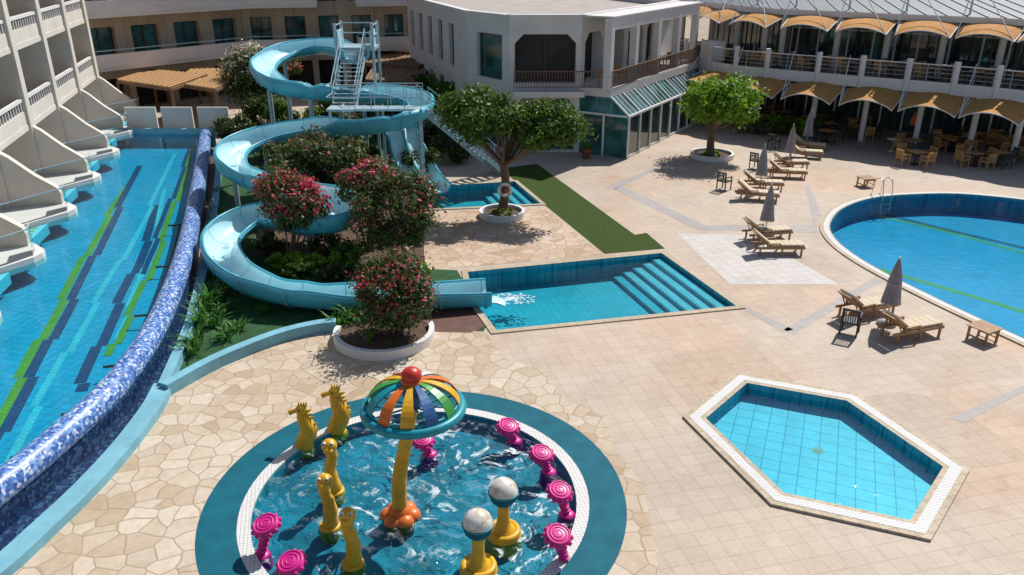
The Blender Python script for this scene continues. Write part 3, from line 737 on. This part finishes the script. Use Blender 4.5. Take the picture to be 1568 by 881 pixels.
for sx in (-.95,.95):
    for yy in (PY-.85,PY+.85): mb.cyl((TX+sx,yy,0),(TX+sx,yy,PZ+1.25),.08,'steel')
for h in (.6,1.1):
    for a,b in (((TX-.95,PY-.85),(TX-.95,PY+.85)),((TX-.95,PY+.85),(TX+.95,PY+.85)),((TX+.95,PY-.85),(TX+.95,PY+.85))):
        mb.beam(vz(*a,PZ+.05+h),vz(*b,PZ+.05+h),.05,.05,'steel')
mb.box((TX-.85,PY-.2,PZ+.5),(.1,1.3,.8),'sl_in'); mb.box((TX+.85,PY-.2,PZ+.5),(.1,1.3,.8),'sl_in')
def flight(a,b,wd,n):
    a=Vector(a);b=Vector(b); d=b-a; h=Vector((d.x,d.y,0)).normalized(); s=Vector((h.y,-h.x,0))
    for sg in (-1,1):
        mb.beam(a+s*sg*wd/2-Vector((0,0,.1)),b+s*sg*wd/2-Vector((0,0,.1)),.05,.2,'steel')
        for hh in (.5,1.0): mb.beam(a+s*sg*wd/2+Vector((0,0,hh)),b+s*sg*wd/2+Vector((0,0,hh)),.04,.04,'steel')
        for i in range(0,n+1,3): q=a.lerp(b,i/n)+s*sg*wd/2; mb.beam(q,q+Vector((0,0,1.0)),.035,.035,'steel')
    for i in range(n): q=a.lerp(b,(i+.5)/n); mb.box(q,(wd,.2,.04),'tread',atan2(s.y,s.x))
LY=38.3; LZ=4.0
flight((TX,PY-.9,PZ),(TX,LY+.55,LZ),1.15,13)
mb.box((TX,LY,LZ-.05),(1.3,1.1,.1),'steel'); mb.box((TX+2.25,LY,LZ-.05),(3.2,.9,.1),'steel')
for xx,yy in ((TX-.5,LY-.45),(TX+3.7,LY-.4),(TX+3.7,LY+.4)): mb.cyl((xx,yy,0),(xx,yy,LZ-.1),.07,'steel')
for yy in (LY-.48,LY+.48):
    for hh in (.55,1.05): mb.beam((TX+(-.6 if yy<LY else .65),yy,LZ+hh),(TX+3.85,yy,LZ+hh),.035,.035,'steel')
    for xx in np.arange(TX+.7,TX+3.9,.78): mb.beam((xx,yy,LZ),(xx,yy,LZ+1.05),.035,.035,'steel')
for hh in (.55,1.05): mb.beam((TX-.6,LY-.48,LZ+hh),(TX-.6,LY+.5,LZ+hh),.035,.035,'steel')
flight((TX+3.85,LY+.1,LZ),(-.6,41.3,.1),1.0,18)
mb.build('stair_tower',e,False)
# ---------------- foliage
def leaves(mb,cen,rad,ncl,nl,size,k,flower=None,ff=0,clr=.42,seed=1,up=.3,asp=.45):
    g=np.random.default_rng(seed); cen=np.array(cen);rad=np.array(rad)
    d=g.normal(size=(ncl,3)); d/=np.linalg.norm(d,axis=1)[:,None]
    rr=g.uniform(.35,.95,size=(ncl,1))**.6; cc=cen+d*rr*rad*.85
    for c in cc:
        cr=clr*min(rad)*g.uniform(.6,1.25); n=int(nl*g.uniform(.7,1.3))
        p=g.normal(size=(n,3)); p/=np.linalg.norm(p,axis=1)[:,None]; outw=p.copy()
        p=c+p*cr*np.abs(g.normal(.8,.28,size=(n,1)))*np.array([1.15,1.15,.85])
        nrm=outw+g.normal(size=(n,3))*.6+np.array([0,0,up]); nrm/=np.linalg.norm(nrm,axis=1)[:,None]
        a=np.cross(nrm,g.normal(size=(n,3))); a/=np.linalg.norm(a,axis=1)[:,None]; b=np.cross(nrm,a)
        s=size*g.uniform(.6,1.3,size=(n,1))
        p[:,2]=np.maximum(p[:,2],.03)
        q=np.stack([p-a*s,p-b*s*asp,p+a*s,p+b*s*asp],1)
        isf=(g.random(n)<ff*g.uniform(0,2))&(outw[:,2]>-.2)&((c[2]>cen[2]-rad[2]*.45)) if flower else np.zeros(n,bool)
        kl=mb.mi(k); kf=mb.mi(flower) if flower else 0
        o=len(mb.v); mb.v.extend(map(tuple,q.reshape(-1,3)))
        for i in range(n):
            mb.f.append((o+4*i,o+4*i+1,o+4*i+2,o+4*i+3)); mb.m.append(kf if isf[i] else kl); mb.s.append(False)
    return cc
def trunk(mb,base,cc,r,split,seed=1):
    g=random.Random(seed); base=Vector(base); sp=Vector(split)
    mid=base.lerp(sp,.5)+Vector((g.uniform(-.15,.15),g.uniform(-.1,.1),0))
    mb.sweep(cat([base-Vector((0,0,.1)),mid,sp],4),[r*1.3,r*1.15,r*1.05,r,r*.97,r*.95,r*.92,r*.9,r*.85],'bark',9)
    for c in cc:
        c=Vector(c); m=sp.lerp(c,.5)+Vector((g.uniform(-.2,.2),g.uniform(-.2,.2),-.15))
        mb.sweep([sp-Vector((0,0,.15)),m,c],[r*.5,r*.3,r*.08],'bark',5)
mb=MB(); b0=P(768,326); cc=leaves(mb,(-1.3,34.6,4.35),(1.9,1.7,1.15),19,350,.11,'leaf',seed=3,clr=.5)
c2=leaves(mb,(1.4,34.4,3.95),(1.9,1.6,1.0),18,340,.11,'leaf',seed=4,clr=.52); c3=leaves(mb,(0,34.5,4.2),(1.3,1.4,.8),9,280,.11,'leaf',seed=5,clr=.5)
trunk(mb,b0,list(cc[:8])+list(c2[:8])+list(c3[:4]),.2,(b0.x+.1,b0.y,2.3),2); mb.build('shade_tree')
mb=MB(); q=b0.copy(); mb.torus((q.x+.15,q.y-.3,1.15),.26,.07,'whi',28,8,U=Vector((1,0,0)),V=Vector((0,0,1)))
for i in range(4):
    a=i*pi/2+pi/4; mb.torus((q.x+.15+.26*cos(a),q.y-.3,1.15+.26*sin(a)),.074,.012,'red',14,5,U=Vector((cos(a),0,sin(a))),V=Vector((0,1,0)))
mb.build('life_ring')
mb=MB(); b0=P(1088,241); cc=leaves(mb,(b0.x+.35,b0.y,3.2),(2.65,2.3,1.3),36,340,.12,'leafb',seed=8,clr=.5)
trunk(mb,b0,list(cc[:16]),.22,(b0.x,b0.y,1.7),3); mb.build('shade_tree')
def bush(name,cen,rad,ncl,nl,size,k,fl=None,ff=0,seed=1,stems=6):
    mb=MB(); cc=leaves(mb,cen,rad,ncl,nl,size,k,fl,ff,seed=seed)
    for i in range(stems):
        c=cc[i%len(cc)]; bs=Vector((cen[0]+R(-.25,.25)*rad[0],cen[1]+R(-.2,.2)*rad[1],0)); mb.sweep([bs,bs.lerp(Vector(c),.5)+Vector((0,0,.1)),Vector(c)],[.05,.035,.015],'bark',5)
    return mb.build(name)
q=PD(488,236,34.8); bush('oleander_shrub',(q.x,34.8,2.4),(3.0,1.4,1.2),40,340,.10,'leafo','flr',.08,11)
q=PD(488,270,34.6); bush('oleander_shrub',(q.x,34.2,1.1),(2.6,1.2,.9),20,260,.10,'leafd',None,0,12)
q=PD(444,305,28.4); bush('red_oleander',(q.x,28.4,2.4),(1.3,1.1,1.4),28,340,.085,'leafo','flr',.55,13)
q=PD(560,290,29.5); bush('red_oleander',(q.x,29.5,2.6),(1.1,1.0,1.0),18,310,.085,'leafo','flr',.42,14)
q=PD(605,325,28.2); bush('red_oleander',(q.x,28.2,2.1),(1.65,1.3,1.55),38,350,.085,'leafo','flr',.16,15)
q=PD(604,455,21.8); bush('red_oleander',(q.x,21.8,1.5),(1.3,1.1,1.3),38,350,.07,'leafo','flr',.18,16)
for (x,y,D,z,r,sd,k) in [(470,388,27.3,.4,(1.0,.5,.4),21,'leafb'),(430,385,27.5,.35,(.6,.5,.35),22,'leafb'),(520,392,27.4,.35,(.7,.5,.4),23,'leafb'),(570,405,26.8,.3,(.7,.4,.3),24,'leaf'),(640,405,26.6,.3,(.5,.4,.3),25,'leafb'),(495,360,28.6,.6,(.9,.6,.6),26,'leafd'),(540,370,28.0,.6,(.8,.6,.6),27,'leaf'),(415,360,28.8,.5,(.6,.6,.5),28,'leafd'),(450,405,26.6,.3,(.8,.4,.3),29,'leaf'),(510,410,26.5,.3,(.8,.4,.3),30,'leafd')]:
    q=PD(x,y,D); bush('low_shrub',(q.x,D,z),r,12,160,.07,k,None,0,sd,2)
for (x,D,z,r,k,sd,n_) in [(398,50,1.3,(1.6,1.4,1.5),'leafd',31,16),(450,48.5,1.4,(1.8,1.2,1.6),'leaf',32,16),(500,50,1.3,(1.8,1.3,1.5),'leafd',33,16),(430,45,1.1,(1.4,1,1.2),'leaf',34,12),(600,50,1.3,(2.2,1.3,1.5),'leafd',35,18),(650,45,1.2,(1.6,1.3,1.4),'leafd',36,14),(395,44,.9,(1.0,.8,1.0),'leaf',37,8),(700,46,1.2,(1.4,1.0,1.3),'leafd',38,12),(470,41.0,1.6,(1.8,1,1.6),'leafd',39,16),(540,39.8,1.4,(1.4,.9,1.5),'leafd',40,14),(360,47,1.0,(1.2,.9,1.1),'leafd',44,10),(640,40.5,.9,(1.0,.8,1.0),'leafd',45,10),(690,43.5,1.0,(1.2,.9,1.1),'leafd',46,10)]:
    X=(x-784)/FP*(D*cos(TH)+(CH-z)*sin(TH)); bush('garden_shrub',(X,D,z),r,n_,230,.13,k,None,0,sd,3)
bush('white_oleander',((398-784)/FP*55.5,55.5,3.3),(2.1,1.8,2.3),34,330,.14,'leafo','flw',.55,41)
bush('white_oleander',((440-784)/FP*56,56.5,3.6),(1.3,1.3,1.2),14,300,.13,'leafo','flr',.25,42)
def blades(name,base,n,h,wd,k,seed=1,arch=.6):
    mb=MB(); g=random.Random(seed); base=Vector(base)
    for i in range(n):
        a=g.uniform(0,2*pi); hh=h*g.uniform(.6,1.1); d=Vector((cos(a),sin(a),0)); s=Vector((-d.y,d.x,0)); sp=arch*hh*g.uniform(.4,1.2); vs=[]
        b=base+Vector((g.uniform(-.2,.2),g.uniform(-.2,.2),0))
        for j in range(6):
            t=j/5; c=b+d*sp*t**1.6+Vector((0,0,hh*(t-.35*t**3))); ww=wd*sin(pi*min(.98,t*.85+.12))
            vs+= [c-s*ww,c+s*ww]
        mb.add(vs,[(2*j,2*j+1,2*j+3,2*j+2) for j in range(5)],k)
    return mb.build(name)
for (x,y,sd) in [(672,165,1),(698,172,2),(655,160,3),(712,160,4),(685,175,5)]:
    q=P(x,y+20); blades('banana_plant',q,15,4.8,.36,'leaf',sd,.55)
for (x,y,sd,h) in [(322,470,5,1.1),(308,500,6,1.0),(330,455,7,.9),(300,530,8,.8),(345,520,9,.6),(535,492,10,.9),(550,500,11,.6),(290,545,12,.7),(312,480,14,.9),(340,480,15,.6),(365,505,16,.5),(330,500,17,.7),(338,440,18,.7),(335,300,19,.7),(332,330,20,.6),(520,500,21,.7),(400,480,22,.4)]:
    blades('ornamental_grass',P(x,y),34,h,.03,'reed',sd,.8)
mb=MB()
for i in range(9):
    q=P(1140+i*14,207+i*.6); leaves(mb,(q.x,q.y+.6,.7),(.6,.6,.6),5,120,.11,'leaf' if i%3 else 'leafb',seed=60+i)
mb.build('hedge')
for (x,y,h) in [(998,214,1.8),(898,243,.8),(905,222,1.7)]:
    q=P(x,y); mb=MB(); mb.lathe(q,[(0,0),(.2,0),(.3,.5),(.33,.5),(.33,.56),(.27,.56),(.25,.45),(0,.45)],'terra'); mb.build('plant_pot'); q.z=.45; blades('potted_yucca',q,26,h,.05,'reed',int(x),.45)
def ring(name,c,r,h=.28,wd=.14,a0=0,a1=2*pi):
    mb=MB(); pts_=[Vector((c.x+r*cos(a0+(a1-a0)*i/48),c.y+r*sin(a0+(a1-a0)*i/48),0)) for i in range(49)]
    wallrib(mb,pts_,wd,0,h,'white'); mb.sheet(circ(c,r-.03,32),h*.5,'soil'); leaves(mb,(c.x,c.y,h*.6),(r*.7,r*.7,.18),12,70,.06,'leafb',seed=int(abs(c.x*10))); return mb.build(name)
ring('tree_planter',P(1090,241),1.15); ring('tree_planter',P(769,331),.95); q=P(589,517); ring('shrub_planter',q,1.45,.3,.16,pi*.95,2.12*pi)
# ---------------- furniture
def proto(fn,name):
    mb=MB(); fn(mb); return mb.build(name,shift=False)
def inst(pr,name,p,rz):
    if pr.get('used') is None: pr['used']=1; o=pr
    else: o=bpy.data.objects.new(name,pr.data); bpy.context.scene.collection.objects.link(o)
    o.location=p; o.rotation_euler=(0,0,rz); return o
def lounger(m):
    for s in (-.31,.31):
        m.beam((-.95,s,.32),(.98,s,.32),.05,.09,'wood')
        for x in (-.75,.1,.85): m.beam((x,s,0),(x,s,.3),.06,.06,'wood')
        m.beam((-.35,s*.9,.33),(-.98,s*.9,.86),.05,.05,'wood')
        m.beam((-.8,s*.9,.7),(-.6,s*.9,.3),.03,.03,'wood'); m.beam((-.5,s*1.1,.5),(0,s*1.1,.52),.06,.04,'wood'); m.beam((0,s*1.1,.5),(0,s*1.1,.3),.05,.05,'wood'); m.beam((-.5,s*1.1,.5),(-.5,s*1.1,.3),.05,.05,'wood')
    for i in range(14): m.box((-.3+i*.095,0,.37),(.07,.62,.02),'wood')
    for i in range(8): q=i/7; m.beam((-.38-.6*q,-.3,.36+.5*q),(-.38-.6*q,.3,.36+.5*q),.07,.02,'wood')
    for i in range(5): m.box((-.17+i*.25,0,.42),(.235,.56,.07),'cush')
    a=Vector((-.31,0,.43));b=Vector((-.93,0,.93))
    for i in range(3): m.beam(a.lerp(b,i/3+.01),a.lerp(b,(i+1)/3-.01),.56,.06,'cush')
def side_table(m):
    for x in (-.28,.28):
        for y in (-.28,.28): m.beam((x,y,0),(x,y,.4),.06,.06,'wood')
    for i in range(6): m.box((-.3+i*.12,0,.43),(.1,.72,.03),'wood')
    for s in (-.28,.28): m.beam((s,-.28,.12),(s,.28,.12),.04,.04,'wood'); m.beam((-.28,s,.36),(.28,s,.36),.03,.07,'wood')
def chair(m,k='black',seat='black'):
    for x in (-.24,.24):
        m.beam((x,-.24,0),(x,-.24,.62),.045,.045,k); m.beam((x,.24,0),(x,.28,.88),.045,.045,k); m.beam((x,-.26,.64),(x,.26,.66),.06,.04,k)
    m.box((0,0,.43),(.5,.5,.05),seat)
    for i in range(7): m.beam((-.2+i*.067,.25,.46),(-.2+i*.067,.29,.86),.03,.02,k)
    m.beam((-.26,.29,.88),(.26,.29,.88),.05,.07,k)
def table(m): m.lathe((0,0,0),[(0,.0),(.25,0),(.25,.03),(.04,.06),(.04,.7),(.4,.72),(.42,.75),(0,.76)],'whi',16)
def table_sq(m):
    m.box((0,0,.73),(.8,.8,.04),'wick'); m.beam((0,0,0),(0,0,.7),.07,.07,'frame'); m.box((0,0,.02),(.5,.5,.04),'frame')
def umbrella(m):
    m.lathe((0,0,0),[(0,0),(.3,0),(.3,.07),(.05,.1),(.05,.35),(0,.35)],'grey',16); m.cyl((0,0,0),(0,0,2.3),.025,'whi')
    n=16; pr=[(.30,.78),(.27,1.0),(.22,1.3),(.21,1.45),(.17,1.7),(.1,2.0),(.04,2.2),(.0,2.28)]
    vs=[]
    for r,z in pr:
        for j in range(n*2): rr=r*(1 if j%2 else .62); vs.append((rr*cos(pi*j/n),rr*sin(pi*j/n),z-(.06 if j%2 else 0)*(r>.25)))
    N=n*2; m.add(vs,[(i*N+j,i*N+(j+1)%N,(i+1)*N+(j+1)%N,(i+1)*N+j) for i in range(len(pr)-1) for j in range(N)],'umb')
    m.torus((0,0,1.42),.19,.02,'umb',20,6)
pl=proto(lounger,'sun_lounger'); pt=proto(side_table,'wooden_side_table'); pc=proto(lambda m:chair(m),'black_armchair'); pw=proto(lambda m:chair(m,'wick','wick'),'wicker_chair'); pu=proto(umbrella,'closed_parasol'); ptb=proto(table,'cafe_table'); ptq=proto(table_sq,'square_table')
pd=proto(lambda m:chair(m,'frame','woodd'),'dark_dining_chair'); ptc=proto(lambda m:chair(m,'frame','tealch'),'teal_dining_chair')
for h,ft in [((1352,522),(1430,508)),((1292,488),(1355,476)),((1150,388),(1228,388)),((1134,369),(1212,363)),((1124,303),(1196,309)),((1136,289),(1198,291)),((1176,271),(1232,273)),((1182,258),(1234,258)),((1207,240),(1256,243)),((1214,228),(1260,232))]:
    a=P(*h);b=P(*ft); c=(a+b)/2; inst(pl,'sun_lounger',c,atan2(b.y-a.y,b.x-a.x))
for x,y,r in [(1503,520,.5),(1325,285,.2)]: inst(pt,'wooden_side_table',P(x,y),r)
for x,y,r in [(1300,510,2.6),(1108,290,2.3),(1157,258,2.3),(1184,228,2.3)]: inst(pc,'black_armchair',P(x,y),r)
for x,y in [(1357,497),(1171,364),(1163,291),(1207,254),(1234,227)]: inst(pu,'closed_parasol',P(x,y),R(0,3))
g=random.Random(5)
for x,y in [(1400,252),(1490,254),(1455,232),(1510,236),(1550,228)]:
    c=P(x,y); inst(ptq,'square_table',c,.3)
    for a in (.3,.3+pi/2,.3+pi,.3+1.5*pi): inst(pw,'wicker_chair',c+Vector((sin(a),-cos(a),0))*-.85,a)
inst(ptb,'cafe_table',P(1366,232),0)
gnd=off(fr,1.4); gnd2=off(fr,3.5); upp=off(fr,1.5); gnd3=off(fr,-1.0)
for i in range(11):
    for ln,ch_ in ((gnd,pd),(gnd2,ptc),(gnd3,ptc)):
        q=along(ln,10+i*2.3+g.uniform(-.2,.2)); q.z=0
        if (q-P(1393,214)).length<1.5 or (ln is gnd3 and i%2): continue
        inst(ptq,'square_table',q,g.uniform(0,1))
        for k in range(4): a=g.uniform(0,.4)+k*pi/2; inst(ch_ if g.random()<.7 else pw,'dining_chair',q+Vector((sin(a),-cos(a),0))*-.8,a)
for i in range(13):
    q=along(upp,4+i*2.3); q.z=3.86; inst(ptq,'square_table',q,g.uniform(0,1))
    for k in range(4): a=g.uniform(0,.4)+k*pi/2; inst(pw if g.random()<.6 else pd,'dining_chair',q+Vector((sin(a),-cos(a),0))*-.8,a)
for i in range(5):
    q=A+ne*1.0+de*(1+i*2.4); inst(pw,'wicker_chair',(q.x,q.y,3.76),i)
# ladder
mb=MB(); q=P(1352,300); dd=Vector((.25,-1,0)).normalized(); s=Vector((1,.25,0)).normalized()
for sg in (-.25,.25):
    o=q+s*sg; mb.sweep(cat([o-dd*.5+Vector((0,0,.05)),o-dd*.35+Vector((0,0,.7)),o+Vector((0,0,.85)),o+dd*.25+Vector((0,0,.5)),o+dd*.3+Vector((0,0,-.8))],5),.025,'chrome',8)
for z in (-.3,-.55): mb.beam(q+dd*.3-s*.25+Vector((0,0,z)),q+dd*.3+s*.25+Vector((0,0,z)),.08,.03,'chrome')
mb.build('pool_ladder')
# ---------------- splash-pool toys
FZ=-.35
mb=MB(); b0=P(613,790,-.06); b0.z=FZ
for i in range(6):
    a=2*pi*i/6; mb.sphere(b0+Vector((.24*cos(a),.24*sin(a),.30)),(.2,.2,.16),'org')
mb.sphere(b0+Vector((0,0,.40)),(.26,.26,.22),'org'); mb.lathe(b0,[(.3,0),(.3,.3),(.2,.4)],'org')
tc_=Vector((-1.98,13.75,2.52))
pole=cat([b0+Vector((0,0,.3)),b0+Vector((.03,0,1.2)),b0+Vector((.2,.05,2.1)),tc_+Vector((0,0,.1))],6)
mb.sweep(pole,[.17-.05*i/(len(pole)-1) for i in range(len(pole))],'yel',16)
for i in range(2,len(pole)-1,2): mb.torus(pole[i],.155-.05*i/len(pole),.02,'yel',20,6)
mb.torus(tc_,.97,.1,'teal',64,12); mb.torus(tc_+Vector((0,0,.12)),.9,.035,'teal',64,8)
cols=['yel','org','whi','blu','red','yel','grn','teal','org','yel','blu','grn']
for i,c in enumerate(cols):
    a=2*pi*i/len(cols); d=Vector((cos(a),sin(a),0)); s=Vector((-d.y,d.x,0)); top=[];N=10
    for j in range(N+1):
        t=j/N; ang=t*pi/2; r_=.12+.82*sin(ang); z=.06+.56*cos(ang); wq=.03+.105*sin(ang)
        for zz in (0,-.04):
            top+= [tc_+d*r_-s*wq+Vector((0,0,z+zz)),tc_+d*r_+s*wq+Vector((0,0,z+zz))]
    fs=[]
    for j in range(N):
        o=4*j; fs+=[(o,o+1,o+5,o+4),(o+2,o+6,o+7,o+3),(o,o+4,o+6,o+2),(o+1,o+3,o+7,o+5)]
    mb.add(top,fs,c)
    mb.beam(tc_+d*.1+Vector((0,0,.02)),tc_+d*.92,.03,.03,'teal')
mb.lathe(tc_+Vector((0,0,.58)),[(0,.1),(.2,.08),(.24,0),(.2,-.06),(0,-.08)],'org'); mb.sphere(tc_+Vector((0,0,.73)),(.21,.21,.18),'red')
mb.lathe(tc_,[(.12,0),(.2,.3),(.12,.6)],'blu')
mb.build('mushroom_water_fountain')
def worm(x,y,ytop,lean):
    m=MB(); b=P(x,y,-.06); h=ZH(b.y,ytop)-FZ; b.z=FZ
    p=[b,b+Vector((.02,0,h*.2)),b+Vector((.05*lean,0,h*.5)),b+Vector((-.03*lean,0,h*.75)),b+Vector((.0,-.02,h*.92))]
    c=cat(p,5); n=len(c); m.sweep(c,[.2-.08*min(1,i/n*1.6)+.012*sin(i*2.2) for i in range(n)],'yel',14)
    hd=c[-1]; m.sphere(hd,(.17,.16,.16),'yel'); m.sphere(hd+Vector((0,-.14,-.04)),(.11,.09,.08),'yel')
    for s in (-1,1): m.sphere(hd+Vector((.08*s,-.09,.1)),.045,'whi',8,6); m.sphere(hd+Vector((.08*s,-.125,.11)),.022,'black',8,6)
    m.torus(b+Vector((0,0,.3)),.18,.05,'yel',20,8); m.sphere(b+Vector((0,.0,.2)),(.25,.25,.18),'yel')
    m.build('worm_fountain')
worm(505,806,728,1); worm(512,752,674,-1); worm(540,864,780,1)
def seahorse(x,y,ytop):
    m=MB(); b=P(x,y,-.06); h=ZH(b.y,ytop)-FZ; b.z=FZ
    S2=lambda dx,dz,dy=0: b+Vector((dx*h,dy,dz*h))
    body=cat([S2(.10,.06),S2(.02,.0),S2(-.08,.06),S2(-.05,.2),S2(.02,.34),S2(.08,.5),S2(.03,.66),S2(-.01,.78),S2(0,.86)],4); n=len(body)
    rad=[.04+.16*sin(pi*min(1,max(0,(i/n))))**1.2+.012*(i%2) for i in range(n)]
    rad=[max(.05,r_*h*.68) for r_ in rad]; m.sweep(body,rad,'yel',12)
    hd=S2(0,.88); m.sphere(hd,(.09*h,.075*h,.075*h),'yel'); m.sweep([hd,hd+Vector((-.12*h,0,-.03*h)),hd+Vector((-.19*h,0,-.06*h))],[.055*h,.036*h,.045*h],'yel',10)
    for i in range(7):
        t=.45+.5*i/6; c=body[int(t*(n-1))]; m.sweep([c+Vector((.05*h,0,0)),c+Vector((.17*h,0,.05*h))],[.05*h,.008],'yel',6)
    for i in range(4): m.sweep([hd+Vector((-.03*h+i*.03*h,0,.04*h)),hd+Vector((-.03*h+i*.045*h,0,.14*h))],[.03*h,.006],'yel',6)
    m.sweep([S2(.05,.5),S2(.24,.56)],[.09*h,.01],'yel',8,flat=.3)
    for s in (-1,1): m.sphere(hd+Vector((-.02*h,.065*h*s,.02*h)),.02*h,'black',8,6)
    m.sphere(b+Vector((0,0,.2)),(.24,.24,.2),'yel')
    m.build('seahorse_fountain')
seahorse(468,684,617); seahorse(518,660,590)
def ballpost(x,y,yc,r):
    m=MB(); b=P(x,y,-.06); b.z=FZ; zc=ZH(b.y,yc)
    m.lathe(b,[(.38,0),(.38,.28),(.33,.38),(.17,.48),(.12,.7),(.12,zc-FZ-.2)],'yel',20); m.torus(b+Vector((0,0,.38)),.29,.07,'yel',24,8)
    c=Vector((b.x,b.y,zc)); m.sphere(c,r,'ball',24,14)
    m.lathe(c+Vector((0,0,-.02)),[(0,-r-.03),(r*.6,-r*.86),(r*.9,-r*.5),(r*1.03,-r*.05),(r*1.0,0)],'ringb',24)
    m.torus(c,r*1.0,.02,'teal',28,6); m.build('ball_water_spray')
ballpost(733,872,802,.29); ballpost(771,818,753,.29)
def stool(x,y,yt,rot=0):
    m=MB(); b=P(x,y,-.06); b.z=FZ; zt=ZH(b.y,yt); h=zt-FZ; sg=1 if rot>0 else -1; tx=Vector((-.16*sg,.06,0))
    m.lathe(b,[(.0,.36),(.12,.35),(.19,.28),(.21,.1),(.21,0)],'pink',18)
    m.sweep(cat([b+Vector((0,0,.2)),b+tx*.3+Vector((0,0,h*.55)),b+tx+Vector((0,0,h*.9))],4),[.085]*9,'pink',12)
    for i in range(5): m.torus(b+tx*(i/5)+Vector((0,0,.32+i*(h-.42)/5)),.085,.028,'pink',16,6)
    c=b+tx+Vector((0,0,h))
    U=Vector((1,0,-.12*sg)).normalized(); V=Vector((0,1,.25)).normalized(); W=U.cross(V).normalized()
    T=lambda x,y,z:c+U*x+V*y+W*z
    pf=[(0,-.12),(.17,-.11),(.24,-.07),(.27,0),(.24,.05),(.19,.07),(0,.08)]; n=24; vs=[T(r*cos(2*pi*j/n),r*sin(2*pi*j/n),z) for r,z in pf for j in range(n)]
    m.add(vs,[(i*n+j,i*n+(j+1)%n,(i+1)*n+(j+1)%n,(i+1)*n+j) for i in range(len(pf)-1) for j in range(n)],'pink',True)
    for rr in (.22,.15,.075): m.torus(T(0,0,.065),rr,.022,'pink',24,6,U=U,V=V)
    for i in range(12): a=2*pi*i/12; m.sphere(T(.265*cos(a),.265*sin(a),-.02),(.045,.045,.055),'pink',8,6)
    m.build('pink_flower_stool')
for a in [(788,675,656,1),(840,722,698,1),(868,788,756,1),(866,862,824,1),(400,850,808,-3),(436,900,866,-3),(658,695,676,1)]: stool(*a)
mb=MB()
g=random.Random(1); c=P(782,458,-.12)
for i in range(200):
    a=g.uniform(0,6.28); r_=.6*g.random()**1.1; s_=g.uniform(.01,.04)
    mb.sphere((c.x+r_*1.5*cos(a),c.y+r_*.8*sin(a),-.12),(s_*2,s_*1.3,s_*.5),'foam',7,4)
mb.sweep([pts[-1]+Vector((-.1,0,-.46)),pts[-1]+Vector((.3,0,-.48)),pts[-1]+Vector((.55,0,-.62))],[.3,.3,.25],'sl_in',10,flat=.2)
mb.build('splash_foam')
# ---------------- person
def person(p,rz):
    me=bpy.data.meshes.new('body')
    V=[(0,0,.95),(0,0,1.15),(0,.0,1.38),(0,0,1.5),(0,-.02,1.62),(0,-.02,1.72),(.17,0,1.4),(.24,-.05,1.12),(.2,-.22,.95),(-.17,0,1.4),(-.25,.03,1.12),(-.24,-.03,.88),(.1,0,.88),(.12,-.08,.48),(.12,.02,.07),(.12,-.14,.04),(-.1,0,.88),(-.11,.05,.48),(-.12,.15,.08),(-.12,.0,.04)]
    E_=[(0,1),(1,2),(2,3),(3,4),(4,5),(2,6),(6,7),(7,8),(2,9),(9,10),(10,11),(0,12),(12,13),(13,14),(14,15),(0,16),(16,17),(17,18),(18,19)]
    rad=[.14,.13,.15,.055,.095,.08,.065,.045,.035,.065,.045,.035,.095,.065,.045,.04,.095,.065,.045,.04]
    me.from_pydata(V,E_,[]); o=bpy.data.objects.new('person',me); bpy.context.scene.collection.objects.link(o)
    o.modifiers.new('s','SKIN')
    for i,r_ in enumerate(rad): me.skin_vertices[0].data[i].radius=(r_,r_*.85)
    me.skin_vertices[0].data[0].use_root=True
    o.modifiers.new('ss','SUBSURF').levels=2
    dg=bpy.context.evaluated_depsgraph_get(); dg.update(); m2=bpy.data.meshes.new_from_object(o.evaluated_get(dg)); o.modifiers.clear(); o.data=m2
    m2.materials.clear()
    for k in ('skin','shirt','trou','hair'): m2.materials.append(M[k])
    for f_ in m2.polygons:
        c=f_.center; f_.use_smooth=True
        f_.material_index= 3 if (c.z>1.68 or (c.z>1.57 and c.y>.02)) else 0 if c.z>1.47 or (abs(c.x)>.19 and c.z<1.2) else 1 if c.z>.93 else 2 if c.z>.1 else 3
    o.location=p; o.rotation_euler=(0,0,rz)
person(P(1393,214),.6)
# ---------------- light, world, camera
el=radians(49); az=atan2(.6,.8)
sv=Vector((sin(az)*cos(el),cos(az)*cos(el),sin(el)))
ld=bpy.data.lights.new('sun','SUN'); ld.energy=5.0; ld.angle=radians(.5); ld.color=(1,.96,.90)
lo=bpy.data.objects.new('sun',ld); lo.rotation_euler=sv.to_track_quat('Z','Y').to_euler(); lo.location=(0,0,40); bpy.context.scene.collection.objects.link(lo)
wd_=bpy.data.worlds.new("World"); bpy.context.scene.world=wd_; wd_.use_nodes=True; nt=wd_.node_tree
sk=nt.nodes.new('ShaderNodeTexSky'); sk.sky_type='NISHITA'; sk.sun_disc=False; sk.sun_elevation=el; sk.sun_rotation=az
L(nt,sk.outputs[0],nt.nodes['Background'].inputs[0]); nt.nodes['Background'].inputs[1].default_value=.085
sc=bpy.context.scene; sc.view_settings.view_transform='Standard'; sc.view_settings.look='None'; sc.view_settings.exposure=0
cam=bpy.data.cameras.new('camera'); cam.lens=36*FP/1568; cam.sensor_width=36; cam.clip_end=3000; cam.clip_start=.1
co=bpy.data.objects.new('camera',cam); co.location=(0,0,CH); co.rotation_euler=(pi/2-TH,0,0); sc.collection.objects.link(co); sc.camera=co
